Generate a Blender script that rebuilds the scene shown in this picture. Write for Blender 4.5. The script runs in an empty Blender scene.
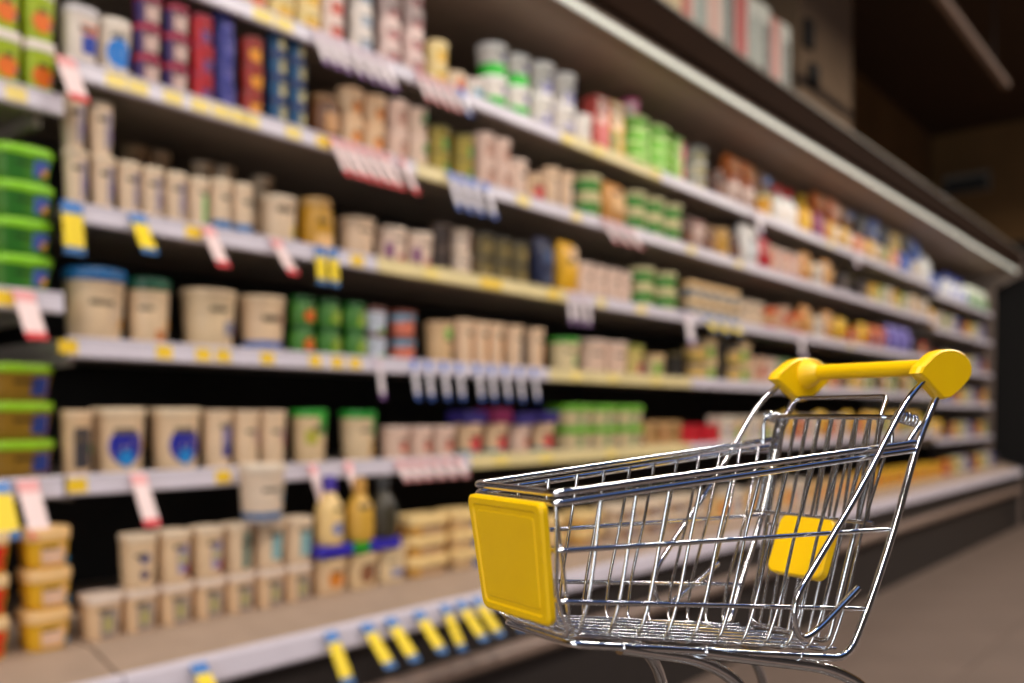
import bpy, math, random
from mathutils import Vector, Matrix

random.seed(7)
scene = bpy.context.scene
col = scene.collection

# ------------------------------------------------------------------ camera
# world X runs along the cooler (away), Y towards the cooler, Z up
EYE = 0.93
F = 880.0                     # focal length in pixels of a 1024 px wide frame
N = math.hypot(742.0, F)      # the cooler's vanishing point lies 742 px right of centre
FWD = Vector((F / N, 742.0 / N, 0.0))
RGT = Vector((742.0 / N, -F / N, 0.0))
cam = bpy.data.cameras.new('camera')
cam.sensor_width = 36.0
cam.lens = 36.0 * F / 1024.0
cam.shift_y = 73.5 / 1024.0
cam.clip_start = 0.02
cam.dof.use_dof = True
cam.dof.focus_distance = 0.318
cam.dof.aperture_fstop = 6.2
camo = bpy.data.objects.new('camera', cam)
camo.location = (0, 0, EYE)
camo.rotation_euler = (math.pi / 2, 0, math.atan2(FWD.y, FWD.x) - math.pi / 2)
col.objects.link(camo)
scene.camera = camo

# ------------------------------------------------------------------ world, lights, exposure
w = bpy.data.worlds.new('world')
scene.world = w
w.use_nodes = True
bg = w.node_tree.nodes['Background']
bg.inputs[0].default_value = (0.62, 0.60, 0.66, 1)
bg.inputs[1].default_value = 0.02
vs = scene.view_settings
vs.view_transform = 'Standard'
vs.look = 'None'
vs.gamma = 1.0
vs.use_curve_mapping = False
vs.exposure = 0.0


def area(name, loc, size, power, colour, rot=(0, 0, 0)):
    l = bpy.data.lights.new(name, 'AREA')
    l.shape = 'RECTANGLE'
    l.size, l.size_y = size
    l.energy = power
    l.color = colour
    o = bpy.data.objects.new(name, l)
    o.location = loc
    o.rotation_euler = rot
    col.objects.link(o)


# two rows of ceiling luminaires over the aisle
for k in range(6):
    area('aisle_lamp', (-2.4 + 2.3 * k, -0.35, 3.3), (1.5, 0.20), 64, (1.0, 0.885, 0.765))
# added fill lights: blue for the chrome's tops, white for wires and front panel
area('blue_fill', (2.0, -2.1, 4.15), (11.0, 2.6), 42, (0.12, 0.36, 1.0))
area('rear_fill', (-5.9, -2.3, 1.7), (3.0, 3.4), 150, (0.92, 0.96, 1.0), (0, -math.pi / 2, 0))

# ------------------------------------------------------------------ materials
_mats = {}


def srgb(c):
    return tuple((v / 12.92 if v <= 0.04045 else ((v + 0.055) / 1.055) ** 2.4) for v in (x / 255.0 for x in c))


def mat(c, rough=0.45, metal=0.0, var=0.10, scale=18.0, emit=0.0, bump=0.0, alpha=1.0, trans=0.0):
    """procedural material: base colour with a soft noise variation; c is sRGB 0-255"""
    key = (c, rough, metal, var, scale, emit, bump, alpha, trans)
    if key in _mats:
        return _mats[key]
    m = bpy.data.materials.new('mat_%d_%d_%d' % c)
    m.use_nodes = True
    nt = m.node_tree
    b = nt.nodes['Principled BSDF']
    r, g, bl = srgb(c)
    if var > 0:
        tc = nt.nodes.new('ShaderNodeTexCoord')
        no = nt.nodes.new('ShaderNodeTexNoise')
        no.inputs['Scale'].default_value = scale
        no.inputs['Detail'].default_value = 3
        nt.links.new(tc.outputs['Object'], no.inputs['Vector'])
        rp = nt.nodes.new('ShaderNodeValToRGB')
        rp.color_ramp.elements[0].position = 0.3
        rp.color_ramp.elements[1].position = 0.7
        rp.color_ramp.elements[0].color = (r * (1 - var), g * (1 - var), bl * (1 - var), 1)
        rp.color_ramp.elements[1].color = (min(1, r * (1 + var)), min(1, g * (1 + var)), min(1, bl * (1 + var)), 1)
        nt.links.new(no.outputs['Fac'], rp.inputs['Fac'])
        nt.links.new(rp.outputs['Color'], b.inputs['Base Color'])
        if bump > 0:
            bp = nt.nodes.new('ShaderNodeBump')
            bp.inputs['Strength'].default_value = bump
            bp.inputs['Distance'].default_value = 0.002
            nt.links.new(no.outputs['Fac'], bp.inputs['Height'])
            nt.links.new(bp.outputs['Normal'], b.inputs['Normal'])
    else:
        b.inputs['Base Color'].default_value = (r, g, bl, 1)
    b.inputs['Roughness'].default_value = rough
    b.inputs['Metallic'].default_value = metal
    if emit > 0:
        b.inputs['Emission Color'].default_value = (r, g, bl, 1)
        b.inputs['Emission Strength'].default_value = emit
    _mats[key] = m
    return m


# ------------------------------------------------------------------ mesh helpers
class MB:
    def __init__(s):
        s.v, s.f, s.m, s.sm = [], [], [], []

    def add(s, vs_, fs, mi=0, smooth=False):
        o = len(s.v)
        s.v += [tuple(p) for p in vs_]
        for q in fs:
            s.f.append(tuple(i + o for i in q))
            s.m.append(mi)
            s.sm.append(smooth)

    def box(s, a, b, mi=0, ch=0.0):
        """box from corner a to corner b, vertical edges and top chamfered by ch"""
        x0, y0, z0 = a
        x1, y1, z1 = b
        if ch <= 0:
            vv = [(x0, y0, z0), (x1, y0, z0), (x1, y1, z0), (x0, y1, z0), (x0, y0, z1), (x1, y0, z1), (x1, y1, z1), (x0, y1, z1)]
            s.add(vv, [(3, 2, 1, 0), (4, 5, 6, 7), (0, 1, 5, 4), (1, 2, 6, 5), (2, 3, 7, 6), (3, 0, 4, 7)], mi)
            return
        def ring(z, i):
            c = ch
            return [(x0 + c + i, y0 + i, z), (x1 - c - i, y0 + i, z), (x1 - i, y0 + c + i, z), (x1 - i, y1 - c - i, z),
                    (x1 - c - i, y1 - i, z), (x0 + c + i, y1 - i, z), (x0 + i, y1 - c - i, z), (x0 + i, y0 + c + i, z)]
        zc = min(ch, (z1 - z0) * 0.3)
        rings = [ring(z0, zc * 0.7), ring(z0 + zc, 0), ring(z1 - zc, 0), ring(z1, zc * 0.7)]
        s.rings(rings, mi, False)

    def rings(s, rings, mi=0, smooth=True, cap0=True, cap1=True):
        n = len(rings[0])
        vv = [p for r in rings for p in r]
        ff = []
        for k in range(len(rings) - 1):
            for i in range(n):
                j = (i + 1) % n
                ff.append((k * n + i, k * n + j, (k + 1) * n + j, (k + 1) * n + i))
        s.add(vv, ff, mi, smooth)
        if cap0:
            s.add(rings[0], [tuple(range(n - 1, -1, -1))], mi, False)
        if cap1:
            s.add(rings[-1], [tuple(range(n))], mi, False)

    def lathe(s, prof, seg=20, mi=0, smooth=True, c=(0, 0)):
        rr = []
        for r, z in prof:
            rr.append([(c[0] + r * math.cos(2 * math.pi * i / seg), c[1] + r * math.sin(2 * math.pi * i / seg), z) for i in range(seg)])
        s.rings(rr, mi, smooth)

    def tube(s, pts, r, seg=10, mi=0, smooth=True):
        pts = [Vector(p) for p in pts]
        n = len(pts)
        rr = []
        prev = None
        for k in range(n):
            if k == 0:
                t = pts[1] - pts[0]
            elif k == n - 1:
                t = pts[-1] - pts[-2]
            else:
                t = (pts[k + 1] - pts[k]).normalized() + (pts[k] - pts[k - 1]).normalized()
            t.normalize()
            if prev is None:
                up = Vector((0, 0, 1)) if abs(t.z) < 0.9 else Vector((1, 0, 0))
                u = t.cross(up).normalized()
            else:
                u = (prev - t * prev.dot(t)).normalized()
            prev = u
            vv = t.cross(u)
            rad = r[k] if isinstance(r, (list, tuple)) else r
            rr.append([pts[k] + (u * math.cos(2 * math.pi * i / seg) + vv * math.sin(2 * math.pi * i / seg)) * rad for i in range(seg)])
        s.rings(rr, mi, smooth)

    def prism(s, poly, fn, lo, hi, mi=0, bev=0.0):
        """poly is a 2-D outline, fn(u, v, t) places it; extruded from t=lo to hi with a bevel"""
        n = len(poly)
        cx = sum(p[0] for p in poly) / n
        cy = sum(p[1] for p in poly) / n
        def rg(t, k):
            return [fn(cx + (p[0] - cx) * k, cy + (p[1] - cy) * k, t) for p in poly]
        size = max(abs(p[0] - cx) for p in poly)
        k = 1 - bev / size
        if bev > 0:
            rr = [rg(lo, k), rg(lo + bev * 0.3, 1 - (1 - k) * 0.35), rg(lo + bev, 1), rg(hi - bev, 1), rg(hi - bev * 0.3, 1 - (1 - k) * 0.35), rg(hi, k)]
        else:
            rr = [rg(lo, 1), rg(hi, 1)]
        s.rings(rr, mi, False)

    def mesh(s, name, mats, auto=False):
        me = bpy.data.meshes.new(name)
        me.from_pydata(s.v, [], s.f)
        for m in mats:
            me.materials.append(m)
        me.polygons.foreach_set('material_index', s.m)
        me.polygons.foreach_set('use_smooth', s.sm)
        me.update()
        return me

    def build(s, name, m, parent=None, loc=None):
        return link(name, s.mesh(name, m if isinstance(m, (list, tuple)) else [m]), parent, loc)


def link(name, data, parent=None, loc=None):
    o = bpy.data.objects.new(name, data)
    col.objects.link(o)
    if parent is not None:
        o.parent = parent
    if loc is not None:
        o.location = loc
    return o


def empty(name, loc, rz=0.0):
    o = link(name, None, None, loc)
    o.rotation_euler = (0, 0, rz)
    o.empty_display_size = 0.05
    return o


def tag(o, label=None, cat=None, group=None, kind=None):
    if label:
        o['label'] = label
    if cat:
        o['category'] = cat
    if group:
        o['group'] = group
    if kind:
        o['kind'] = kind
    return o


def rounded(pts, r, n=5, closed=False):
    """polyline with its corners rounded by radius r (r may be a list)"""
    pts = [Vector(p) for p in pts]
    out = []
    m = len(pts)
    for i, p in enumerate(pts):
        if not closed and (i == 0 or i == m - 1):
            out.append(p)
            continue
        a, b = pts[i - 1], pts[(i + 1) % m]
        rr = r[i] if isinstance(r, (list, tuple)) else r
        da, db = (a - p), (b - p)
        la, lb = min(rr, da.length * 0.48), min(rr, db.length * 0.48)
        A, B = p + da.normalized() * la, p + db.normalized() * lb
        for k in range(n + 1):
            t = k / n
            out.append(A * (1 - t) ** 2 + p * 2 * t * (1 - t) + B * t * t)
    return out


def col_X(x, P):
    """distance along the cooler of picture column x on the plane Y = P"""
    xc = x - 512.0
    return P * (742.0 * xc + F * F) / (F * (742.0 - xc))


# ------------------------------------------------------------------ the room
FLOORM = mat((114, 98, 88), rough=0.42, var=0.10, scale=3.0)
GROUT = mat((90, 80, 75), rough=0.8, var=0.05)
DARKW = mat((132, 98, 58), rough=0.9, var=0.12, scale=1.5)
b = MB(); b.box((-6, -4.2, -0.06), (11.2, 3.0, -0.004))
floor = tag(b.build('floor', GROUT), kind='structure')
b = MB(); b.box((0.0015, 0.0015, -0.004), (0.5985, 0.5985, 0.0), ch=0)
tile_me = b.mesh('tile', [FLOORM])
for i in range(-2, 19):
    for j in range(-3, 3):
        if i < 1 and j < -1:
            continue
        link('tile', tile_me, floor, (i * 0.6, j * 0.6 + 0.2, 0))
b = MB(); b.box((-6, -4.2, 4.2), (11.2, 3.0, 4.3)); tag(b.build('ceiling', mat((76, 56, 38), rough=0.9)), kind='structure')
b = MB(); b.box((-6, 2.9, 0), (11.2, 3.0, 4.2)); tag(b.build('wall_left', DARKW), kind='structure')
b = MB(); b.box((11.1, -4.2, 0), (11.2, 2.9, 4.2)); tag(b.build('wall_back', DARKW), kind='structure')
b = MB(); b.box((-6, -4.3, 0), (11.2, -4.2, 4.2)); tag(b.build('wall_right', mat((70, 62, 56), rough=0.9)), kind='structure')
b = MB(); b.box((-6.1, -4.2, 0), (-6, 3.0, 4.2)); tag(b.build('wall_front', mat((84, 76, 70), rough=0.9)), kind='structure')

# ------------------------------------------------------------------ the cooler cabinets
P0 = 1.70                     # plane of the shelf fronts
KH = P0 * N / F               # picture slope -> height above the eye, on that plane
YB = 2.22                     # back panel
PL = 1.48                     # plane of the bottom lip
RAIL_H = 0.040
SLOPE = {'A': 0.402, 'B': 0.293, 'C': 0.172, 'D': 0.0575, 'E': -0.0595}
ZS = {k: EYE + v * KH + RAIL_H / 2 - 0.003 for k, v in SLOPE.items()}    # top surface of each shelf
ZW = 0.513                    # deck of the bottom well where the goods stand
X_NEAR, X_MAIN, X_FAR, X_END = -0.75, 0.722, 6.6, 8.32
RAILM = mat((208, 201, 212), rough=0.35, var=0.04)
CREAM = mat((222, 205, 150), rough=0.4, var=0.06)
SHELFM = mat((150, 140, 130), rough=0.5, var=0.06)
BACKM = mat((30, 27, 25), rough=0.8, var=0.1)  # mid-grey panel with the interior's lack of light put into its colour
CANOPY = mat((134, 112, 97), rough=0.6, var=0.05)
FASCIA = mat((36, 21, 11), rough=0.95, var=0.08)
FASCIA.node_tree.nodes['Principled BSDF'].inputs['Specular IOR Level'].default_value = 0.1
DECK = mat((162, 141, 124), rough=0.5, var=0.06)
BLACKP = mat((34, 28, 26), rough=0.6, var=0.1)
BUMP = mat((128, 108, 96), rough=0.5, var=0.06)
LED = mat((226, 228, 216), rough=0.4, var=0.0, emit=0.72)
YELLOW_LAB = mat((236, 196, 30), rough=0.5, var=0.06)
PALE_LAB = mat((238, 214, 120), rough=0.5, var=0.06)


def shelf(cab, x0, x1, ztop, rails, labels):
    """one shelf plate with its price rail pieces and stuck-on price labels"""
    b = MB()
    b.box((x0 + 0.004, P0 + 0.004, ztop - 0.022), (x1 - 0.004, YB - 0.03, ztop))
    b.box((x0 + 0.02, P0 + 0.05, ztop - 0.05), (x0 + 0.035, YB - 0.03, ztop - 0.022))
    b.box((x1 - 0.035, P0 + 0.05, ztop - 0.05), (x1 - 0.02, YB - 0.03, ztop - 0.022))
    s = b.build('shelf', SHELFM, cab)
    z1 = ztop + 0.003
    z0 = z1 - RAIL_H
    for (a, c, m) in rails:
        b = MB()
        # a shallow C-shaped extrusion: lip, slanted ticket face, lip
        sec = [(P0 + 0.004, z1), (P0 - 0.004, z1), (P0 - 0.006, z1 - 0.004), (P0 - 0.003, z1 - 0.006), (P0 - 0.006, z0 + 0.006),
               (P0 - 0.009, z0 + 0.004), (P0 - 0.006, z0), (P0 + 0.004, z0)]
        b.rings([[(c - 0.001, y, z) for y, z in sec], [(a + 0.001, y, z) for y, z in sec]], 0, False)
        b.build('price_rail', m, s)
    for (xp, wd, m) in labels:
        xx = col_X(xp, P0)
        b = MB()
        b.add([(xx - wd / 2, P0 - 0.0045, z1 - 0.008), (xx + wd / 2, P0 - 0.0045, z1 - 0.008), (xx + wd / 2, P0 - 0.0072, z0 + 0.007), (xx - wd / 2, P0 - 0.0072, z0 + 0.007),
               (xx - wd / 2, P0 - 0.0025, z1 - 0.008), (xx + wd / 2, P0 - 0.0025, z1 - 0.008), (xx + wd / 2, P0 - 0.0052, z0 + 0.007), (xx - wd / 2, P0 - 0.0052, z0 + 0.007)],
              [(3, 2, 1, 0), (0, 1, 5, 4), (1, 2, 6, 5), (2, 3, 7, 6), (3, 0, 4, 7)])
        b.build('price_label', m, s)
    return s


def cabinet(x0, x1, label, near_end, far_end):
    cab = empty('cooler_cabinet', ((x0 + x1) / 2, (PL + YB) / 2, 0))
    ox, oy = (x0 + x1) / 2, (PL + YB) / 2
    hold = empty('hold', (0, 0, 0))
    tag(cab, label, 'cooler', 'open refrigerated cabinets in the dairy aisle')
    def part(name, m, *boxes):
        b = MB()
        for q in boxes:
            b.box(q[0], q[1])
        return b.build(name, m, cab)
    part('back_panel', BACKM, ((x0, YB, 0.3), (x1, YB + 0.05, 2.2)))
    ups = []
    n = max(1, round((x1 - x0) / 1.2))
    for i in range(n + 1):
        xx = x0 + 0.02 + (x1 - x0 - 0.04) * i / n
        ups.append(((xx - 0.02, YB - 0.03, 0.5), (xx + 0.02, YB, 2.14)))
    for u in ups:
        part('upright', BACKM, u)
    # canopy: sloping underside, fascia and roof
    zc0, zc1 = 2.135, 2.10
    b = MB()
    sec = [(1.50, zc0 + 0.02), (YB, zc1 + 0.02), (YB, zc1), (1.62, zc0 - 0.002), (1.50, zc0)]
    b.rings([[(x1, y, z) for y, z in sec], [(x0, y, z) for y, z in sec]], 0, False)
    b.build('canopy', CANOPY, cab)
    part('roof', FASCIA, ((x0, 1.53, 2.21), (x1, YB + 0.05, 2.23)))
    b = MB()
    sec = [(1.470, zc0 + 0.022), (1.470, 2.262), (1.478, 2.272), (1.498, 2.272), (1.498, zc0 + 0.022)]
    b.rings([[(x1, y, z) for y, z in sec], [(x0, y, z) for y, z in sec]], 0, False)
    f_ = b.build('fascia', FASCIA, cab)
    part('fascia_trim', mat((128, 120, 108), rough=0.5), ((x0, 1.466, 2.272), (x1, 1.50, 2.282)))
    # light tube under the front edge of the canopy
    b = MB()
    k = max(1, round((x1 - x0) / 1.2))
    b.tube([(x0 + 0.02, 1.51, zc0 - 0.014), (x1 - 0.02, 1.51, zc0 - 0.008)], 0.0092, 8)
    b.build('light_tube', LED, cab)
    area('cooler_tube_light', ((x0 + x1) / 2, 1.545, zc0 - 0.035), (x1 - x0 - 0.1, 0.03), 0.55 * (x1 - x0), (0.98, 1.0, 0.93), (math.radians(38), 0, 0))
    # bottom well
    b = MB()
    sec = [(YB, ZW), (1.60, ZW), (PL + 0.012, ZW - 0.032), (PL + 0.012, ZW - 0.060), (YB, ZW - 0.060)]
    b.rings([[(x1 - 0.003, y, z) for y, z in sec], [(x0 + 0.003, y, z) for y, z in sec]], 0, False)
    b.build('well_deck', DECK, cab)
    b = MB()
    zl = ZW - 0.028
    sec = [(PL + 0.010, zl), (PL + 0.002, zl + 0.001), (PL - 0.006, zl - 0.006), (PL - 0.014, zl - 0.046), (PL - 0.010, zl - 0.052), (PL + 0.010, zl - 0.052)]
    b.rings([[(x1 - 0.002, y, z) for y, z in sec], [(x0 + 0.002, y, z) for y, z in sec]], 0, False)
    b.build('price_rail', RAILM, cab)
    part('lower_panel', BLACKP, ((x0, PL + 0.012, 0.335), (x1, PL + 0.05, ZW - 0.062)))
    b = MB()
    sec = [(PL + 0.012, 0.335), (PL - 0.008, 0.330), (PL - 0.018, 0.318), (PL - 0.018, 0.300), (PL - 0.008, 0.288), (PL + 0.012, 0.283)]
    b.rings([[(x1, y, z) for y, z in sec], [(x0, y, z) for y, z in sec]], 0, False)
    b.build('bumper', BUMP, cab)
    part('kick_plate', BLACKP, ((x0, PL + 0.02, 0.0), (x1, PL + 0.06, 0.282)))
    if far_end:
        b = MB()
        sec = [(PL - 0.01, 0.0), (PL - 0.01, 0.48), (P0 + 0.0, 0.56), (P0 - 0.02, 2.0), (1.46, 2.1), (1.46, 2.282), (YB + 0.05, 2.282), (YB + 0.05, 0.0)]
        b.rings([[(x1 + 0.04, y, z) for y, z in sec], [(x1, y, z) for y, z in sec]], 0, False)
        b.build('end_panel', mat((112, 96, 86), rough=0.6), cab)
    bpy.data.objects.remove(hold)
    for ch in [o for o in col.objects if o.parent == cab]:
        ch.location = (-ox, -oy, 0)
    cab['_ox'], cab['_oy'] = ox, oy
    return cab


def add_shelf(cab, *a):
    s = shelf(cab, *a)
    s.location = (-cab['_ox'], -cab['_oy'], 0)


cab_near = cabinet(X_NEAR, X_MAIN, 'open cooler cabinet at the left edge with lime lidded tubs', True, False)
cab_main = cabinet(X_MAIN, X_FAR, 'long open cooler cabinet with five shelves filling the middle', False, False)
cab_far = cabinet(X_FAR, X_END, 'short open cooler cabinet with dark end panel at far right end', False, True)

Y_, P_ = YELLOW_LAB, PALE_LAB
xr = lambda x: col_X(x, P0)
NEAR_Z = {'a': EYE + 0.259 * KH + 0.017, 'b': EYE + 0.0936 * KH + 0.017, 'c': EYE - 0.0600 * KH + 0.017}
for key, labs in (('a', [(15, 0.035, P_)]), ('b', [(2, 0.035, Y_)]), ('c', [])):
    add_shelf(cab_near, X_NEAR, X_MAIN - 0.006, NEAR_Z[key], [(X_NEAR, X_MAIN - 0.006, RAILM)], labs)
XM0, XM1 = X_MAIN, X_FAR
add_shelf(cab_main, XM0, XM1, ZS['A'], [(XM0, xr(560), RAILM), (xr(560), xr(660), CREAM), (xr(660), XM1, RAILM)],
          [(262, .05, P_), (283, .045, P_), (566, .05, P_), (597, .05, P_), (655, .05, P_), (830, .06, P_)])
add_shelf(cab_main, XM0, XM1, ZS['B'], [(XM0, xr(415), RAILM), (xr(415), xr(450), CREAM), (xr(450), XM1, RAILM)],
          [(x, .04, P_) for x in (115, 137, 172, 199, 220, 238, 250, 292)] + [(322, .04, Y_), (522, .06, P_), (575, .05, P_), (690, .06, P_), (738, .06, P_)])
add_shelf(cab_main, XM0, XM1, ZS['C'], [(XM0, xr(376), RAILM), (xr(376), xr(566), CREAM), (xr(566), xr(700), RAILM), (xr(700), XM1, RAILM)],
          [(192, .035, Y_), (356, .04, Y_), (490, .09, Y_), (430, .05, P_), (552, .05, Y_), (600, .05, P_), (640, .06, P_), (850, .06, P_)])
add_shelf(cab_main, XM0, XM1, ZS['D'], [(XM0, xr(548), RAILM), (xr(548), xr(690), CREAM), (xr(690), XM1, RAILM)],
          [(x, .034, Y_) for x in (67, 163, 202, 222, 266, 314, 336, 354)] + [(575, .05, P_), (612, .05, P_), (655, .06, P_)])
add_shelf(cab_main, XM0, XM1, ZS['E'], [(XM0, xr(470), RAILM), (xr(470), xr(690), CREAM), (xr(690), XM1, RAILM)],
          [(76, .036, Y_), (222, .036, Y_), (500, .06, P_), (545, .06, P_), (610, .06, P_)])
for k in 'ABCDE':
    add_shelf(cab_far, X_FAR, X_END, ZS[k] - 0.05, [(X_FAR, X_END, RAILM)], [])
for c_ in (cab_near, cab_main, cab_far):
    del c_['_ox'], c_['_oy']

# ------------------------------------------------------------------ things above the cooler
TOP_Z = 2.2306
cols = [((208, 186, 140), None), ((196, 120, 104), None), ((206, 208, 196), (150, 160, 150)), ((214, 176, 160), None), ((206, 208, 196), (92, 98, 92)),
        ((186, 92, 84), None), ((216, 206, 190), (170, 170, 160)), ((206, 208, 196), (150, 158, 148)), ((206, 208, 196), (84, 88, 82)),
        ((206, 148, 136), None), ((206, 208, 196), (110, 112, 104)), ((206, 180, 146), None)]
names = {(208, 186, 140): 'tan', (196, 120, 104): 'salmon', (206, 208, 196): 'pale green', (214, 176, 160): 'pink', (186, 92, 84): 'red',
         (216, 206, 190): 'off white', (206, 148, 136): 'rose', (206, 180, 146): 'beige'}
xs = [645, 668, 682, 693, 708, 722, 735, 748, 760, 771, 781, 791]
seq = [0, 0, 1, 2, 3, 4, 5, 7, 8, 9, 10]
YC = 1.66
for i in range(len(xs) - 1):
    a, c = col_X(xs[i], YC), col_X(xs[i + 1], YC)
    body, patch = cols[seq[i]]
    hgt = 0.50 + 0.012 * ((i * 7) % 3)
    e = empty('tall_carton', ((a + c) / 2, YC + 0.09, TOP_Z))
    hw = (c - a) / 2 - 0.004
    b = MB(); b.box((-hw, -0.09, 0), (hw, 0.09, hgt), ch=0.004); b.build('body', mat(body, rough=0.5), e)
    if patch:
        b = MB(); b.box((-hw * 0.5, -0.092, hgt * 0.16), (hw * 0.62, -0.0895, hgt * 0.84)); b.build('printed_panel', mat(patch, rough=0.5), e)
    pos_w = ('leftmost', 'second', 'third', 'fourth', 'fifth', 'sixth', 'seventh', 'eighth', 'ninth', 'tenth', 'rightmost')[i]
    tag(e, '%s tall carton standing on the cooler roof, %s in the row from left' % (names[body], pos_w) if 0 < i < 10 else
        '%s tall carton standing on the cooler roof, %s in the row' % (names[body], pos_w), 'carton', 'tall cartons on the cooler roof')

PX0, PX1 = col_X(799, 1.95), col_X(852, 1.95)
b = MB(); b.box((PX0, 1.95, TOP_Z), (PX1, 2.20, 4.2))
pil = tag(b.build('pillar', mat((142, 116, 88), rough=0.8, var=0.08, scale=2)), 'brown square pillar rising behind the cooler roof', 'pillar', kind='structure')
for (xp, yp, wd, hd) in ((809, 34, .10, .16), (814, 76, .10, .13)):
    X = col_X(xp, 1.93)
    z = EYE + (415 - yp) / (1254 - xp) * 1.93 * N / F
    b = MB(); b.box((X - wd / 2, 1.915, z - hd / 2), (X + wd / 2, 1.95, z + hd / 2), ch=0.006)
    b.build('junction_box', mat((30, 26, 22), rough=0.6), pil)
# unlit lighting track under the ceiling
b = MB()
xa, xb, yt, zt = col_X(925, 1.18), col_X(1006, 1.18), 1.18, EYE + 1.33 * 1.18 * N / F
b.box((xa - 1.5, yt - 0.022, zt - 0.02), (xb, yt + 0.022, zt + 0.02), ch=0.004)
tr = empty('lighting_track', (0, 0, 0))
b.build('rail', mat((128, 104, 88), rough=0.5), tr)
for q in (0.15, 0.5, 0.9):
    xx = xa - 1.5 + (xb - xa + 1.5) * q
    b = MB(); b.tube([(xx, yt, zt + 0.02), (xx, yt, 4.2)], 0.004, 6); b.build('hanger_rod', mat((60, 52, 46), rough=0.5), tr)
tag(tr, 'thin brown lighting track hanging under the dark ceiling', 'light track')
# grey unit on the far wall
Xw = 11.1
kx = lambda x: (742 * (x - 512) + F * F) / (F * (742 - (x - 512)))
yl, yr_ = Xw / kx(946), Xw / kx(992)
zu = EYE + (415 - 185) / (1254 - 968) * (yl + yr_) / 2 * N / F
u = empty('wall_unit', (Xw, (yl + yr_) / 2, zu))
hw = abs(yl - yr_) / 2
b = MB(); b.box((-0.14, -hw, -0.10), (0, hw, 0.11), ch=0.01); b.build('housing', mat((150, 140, 126), rough=0.5), u)
b = MB(); b.box((-0.146, -hw * 0.9, -0.09), (-0.139, hw * 0.9, 0.05)); b.build('grille', mat((44, 46, 44), rough=0.5), u)
tag(u, 'small grey ventilation unit mounted high on the far dark wall', 'ventilation unit')

# tall dark freezer after the end of the cooler
fz = empty('upright_freezer', (8.95, 1.50, 0))
FZ = mat((9, 7, 6), rough=0.95)
b = MB(); b.box((-0.40, -0.28, 0.06), (0.45, 0.6, 2.42), ch=0.01); b.build('body', FZ, fz)
b = MB(); b.box((-0.42, -0.33, 0.12), (0.42, -0.285, 2.2), ch=0.006); dr = b.build('door', mat((12, 10, 10), rough=0.6), fz)
b = MB(); b.tube([(-0.34, -0.37, 0.9), (-0.34, -0.37, 1.5)], 0.012, 8); b.tube([(-0.34, -0.37, 0.95), (-0.34, -0.32, 0.95)], 0.01, 8); b.tube([(-0.34, -0.37, 1.45), (-0.34, -0.32, 1.45)], 0.01, 8); b.build('handle', mat((120, 118, 116), rough=0.3, metal=1.0), dr)
b = MB(); b.box((-0.42, -0.25, 0.0), (0.42, 0.57, 0.06)); b.build('plinth', FZ, fz)
tag(fz, 'tall black upright freezer standing beyond the far end of the cooler', 'freezer')

# ------------------------------------------------------------------ the toy shopping cart
CHROME = bpy.data.materials.new('chrome')
CHROME.use_nodes = True
nt = CHROME.node_tree
pb = nt.nodes['Principled BSDF']
pb.inputs['Base Color'].default_value = (0.80, 0.82, 0.85, 1)
pb.inputs['Metallic'].default_value = 1.0
no = nt.nodes.new('ShaderNodeTexNoise'); no.inputs['Scale'].default_value = 900
mr = nt.nodes.new('ShaderNodeMapRange'); mr.inputs['To Min'].default_value = 0.07; mr.inputs['To Max'].default_value = 0.16
tc = nt.nodes.new('ShaderNodeTexCoord')
nt.links.new(tc.outputs['Object'], no.inputs['Vector']); nt.links.new(no.outputs['Fac'], mr.inputs['Value']); nt.links.new(mr.outputs['Result'], pb.inputs['Roughness'])
YEL = mat((255, 204, 0), rough=0.38, var=0.03, scale=60)
RUBBER = mat((40, 40, 42), rough=0.7)

BASE = -0.160                 # wheel contact, below the eye
C0 = RGT * 0.000121 + FWD * 0.277727
EL = RGT * 0.809017 + FWD * 0.587785
cart = empty('shopping_cart', (C0.x, C0.y, EYE + BASE), math.atan2(EL.y, EL.x))
tag(cart, 'small chrome wire shopping cart with yellow handle and yellow front panel', 'shopping cart')
mm = 0.001


def Q(a, h, z):
    """cart point: a mm behind the front rim, h mm towards the camera side, z mm above the eye"""
    return (a * mm, -h * mm, z * mm - BASE)


def wire(name, pts, r, parent=None, rad=0.0, seg=10, n=5):
    b = MB()
    p = [Q(*q) for q in pts]
    if rad:
        p = rounded(p, rad * mm if not isinstance(rad, list) else [q * mm for q in rad], n)
    b.tube(p, r * mm, seg)
    return b.build(name, CHROME, parent or cart)


rim_h = lambda a: 21.9 + 11.5 * a / 176.0
rim_z = lambda a: -24.7 + 12.2 * a / 176.0
mid_h = lambda a: 21.6 + 9.1 * a / 164.0
mid_z = lambda a: -40.3 - 4.9 * a / 164.0
low_h = lambda a: 20.9 + 9.3 * a / 147.0
low_z = lambda a: -55.6 - 19.2 * a / 147.0
bot_h = lambda a: 18.2 + 8.6 * a / 135.0
bot_z = lambda a: -67.4 - 0.180 * a
# rims: two wires one above the other, round the front and back to the posts
for dz, r in ((1.5, 1.25), (-1.5, 1.15)):
    wire('rim_wire', [(176, 33.4, rim_z(176) + dz), (0, 21.9, rim_z(0) + dz), (0, -21.9, rim_z(0) + dz), (176, -33.4, rim_z(176) + dz)], r, rad=4.5)
wire('side_wire', [(164, 30.9, -45.2), (1.5, 21.8, -40.3), (1.5, -21.8, -40.3), (164, -30.9, -45.2)], 0.85, rad=3)
wire('side_wire', [(147, 30.4, -74.8), (3.5, 21.0, -55.8), (3.5, -21.0, -55.8), (147, -30.4, -74.8)], 0.85, rad=3)
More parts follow.
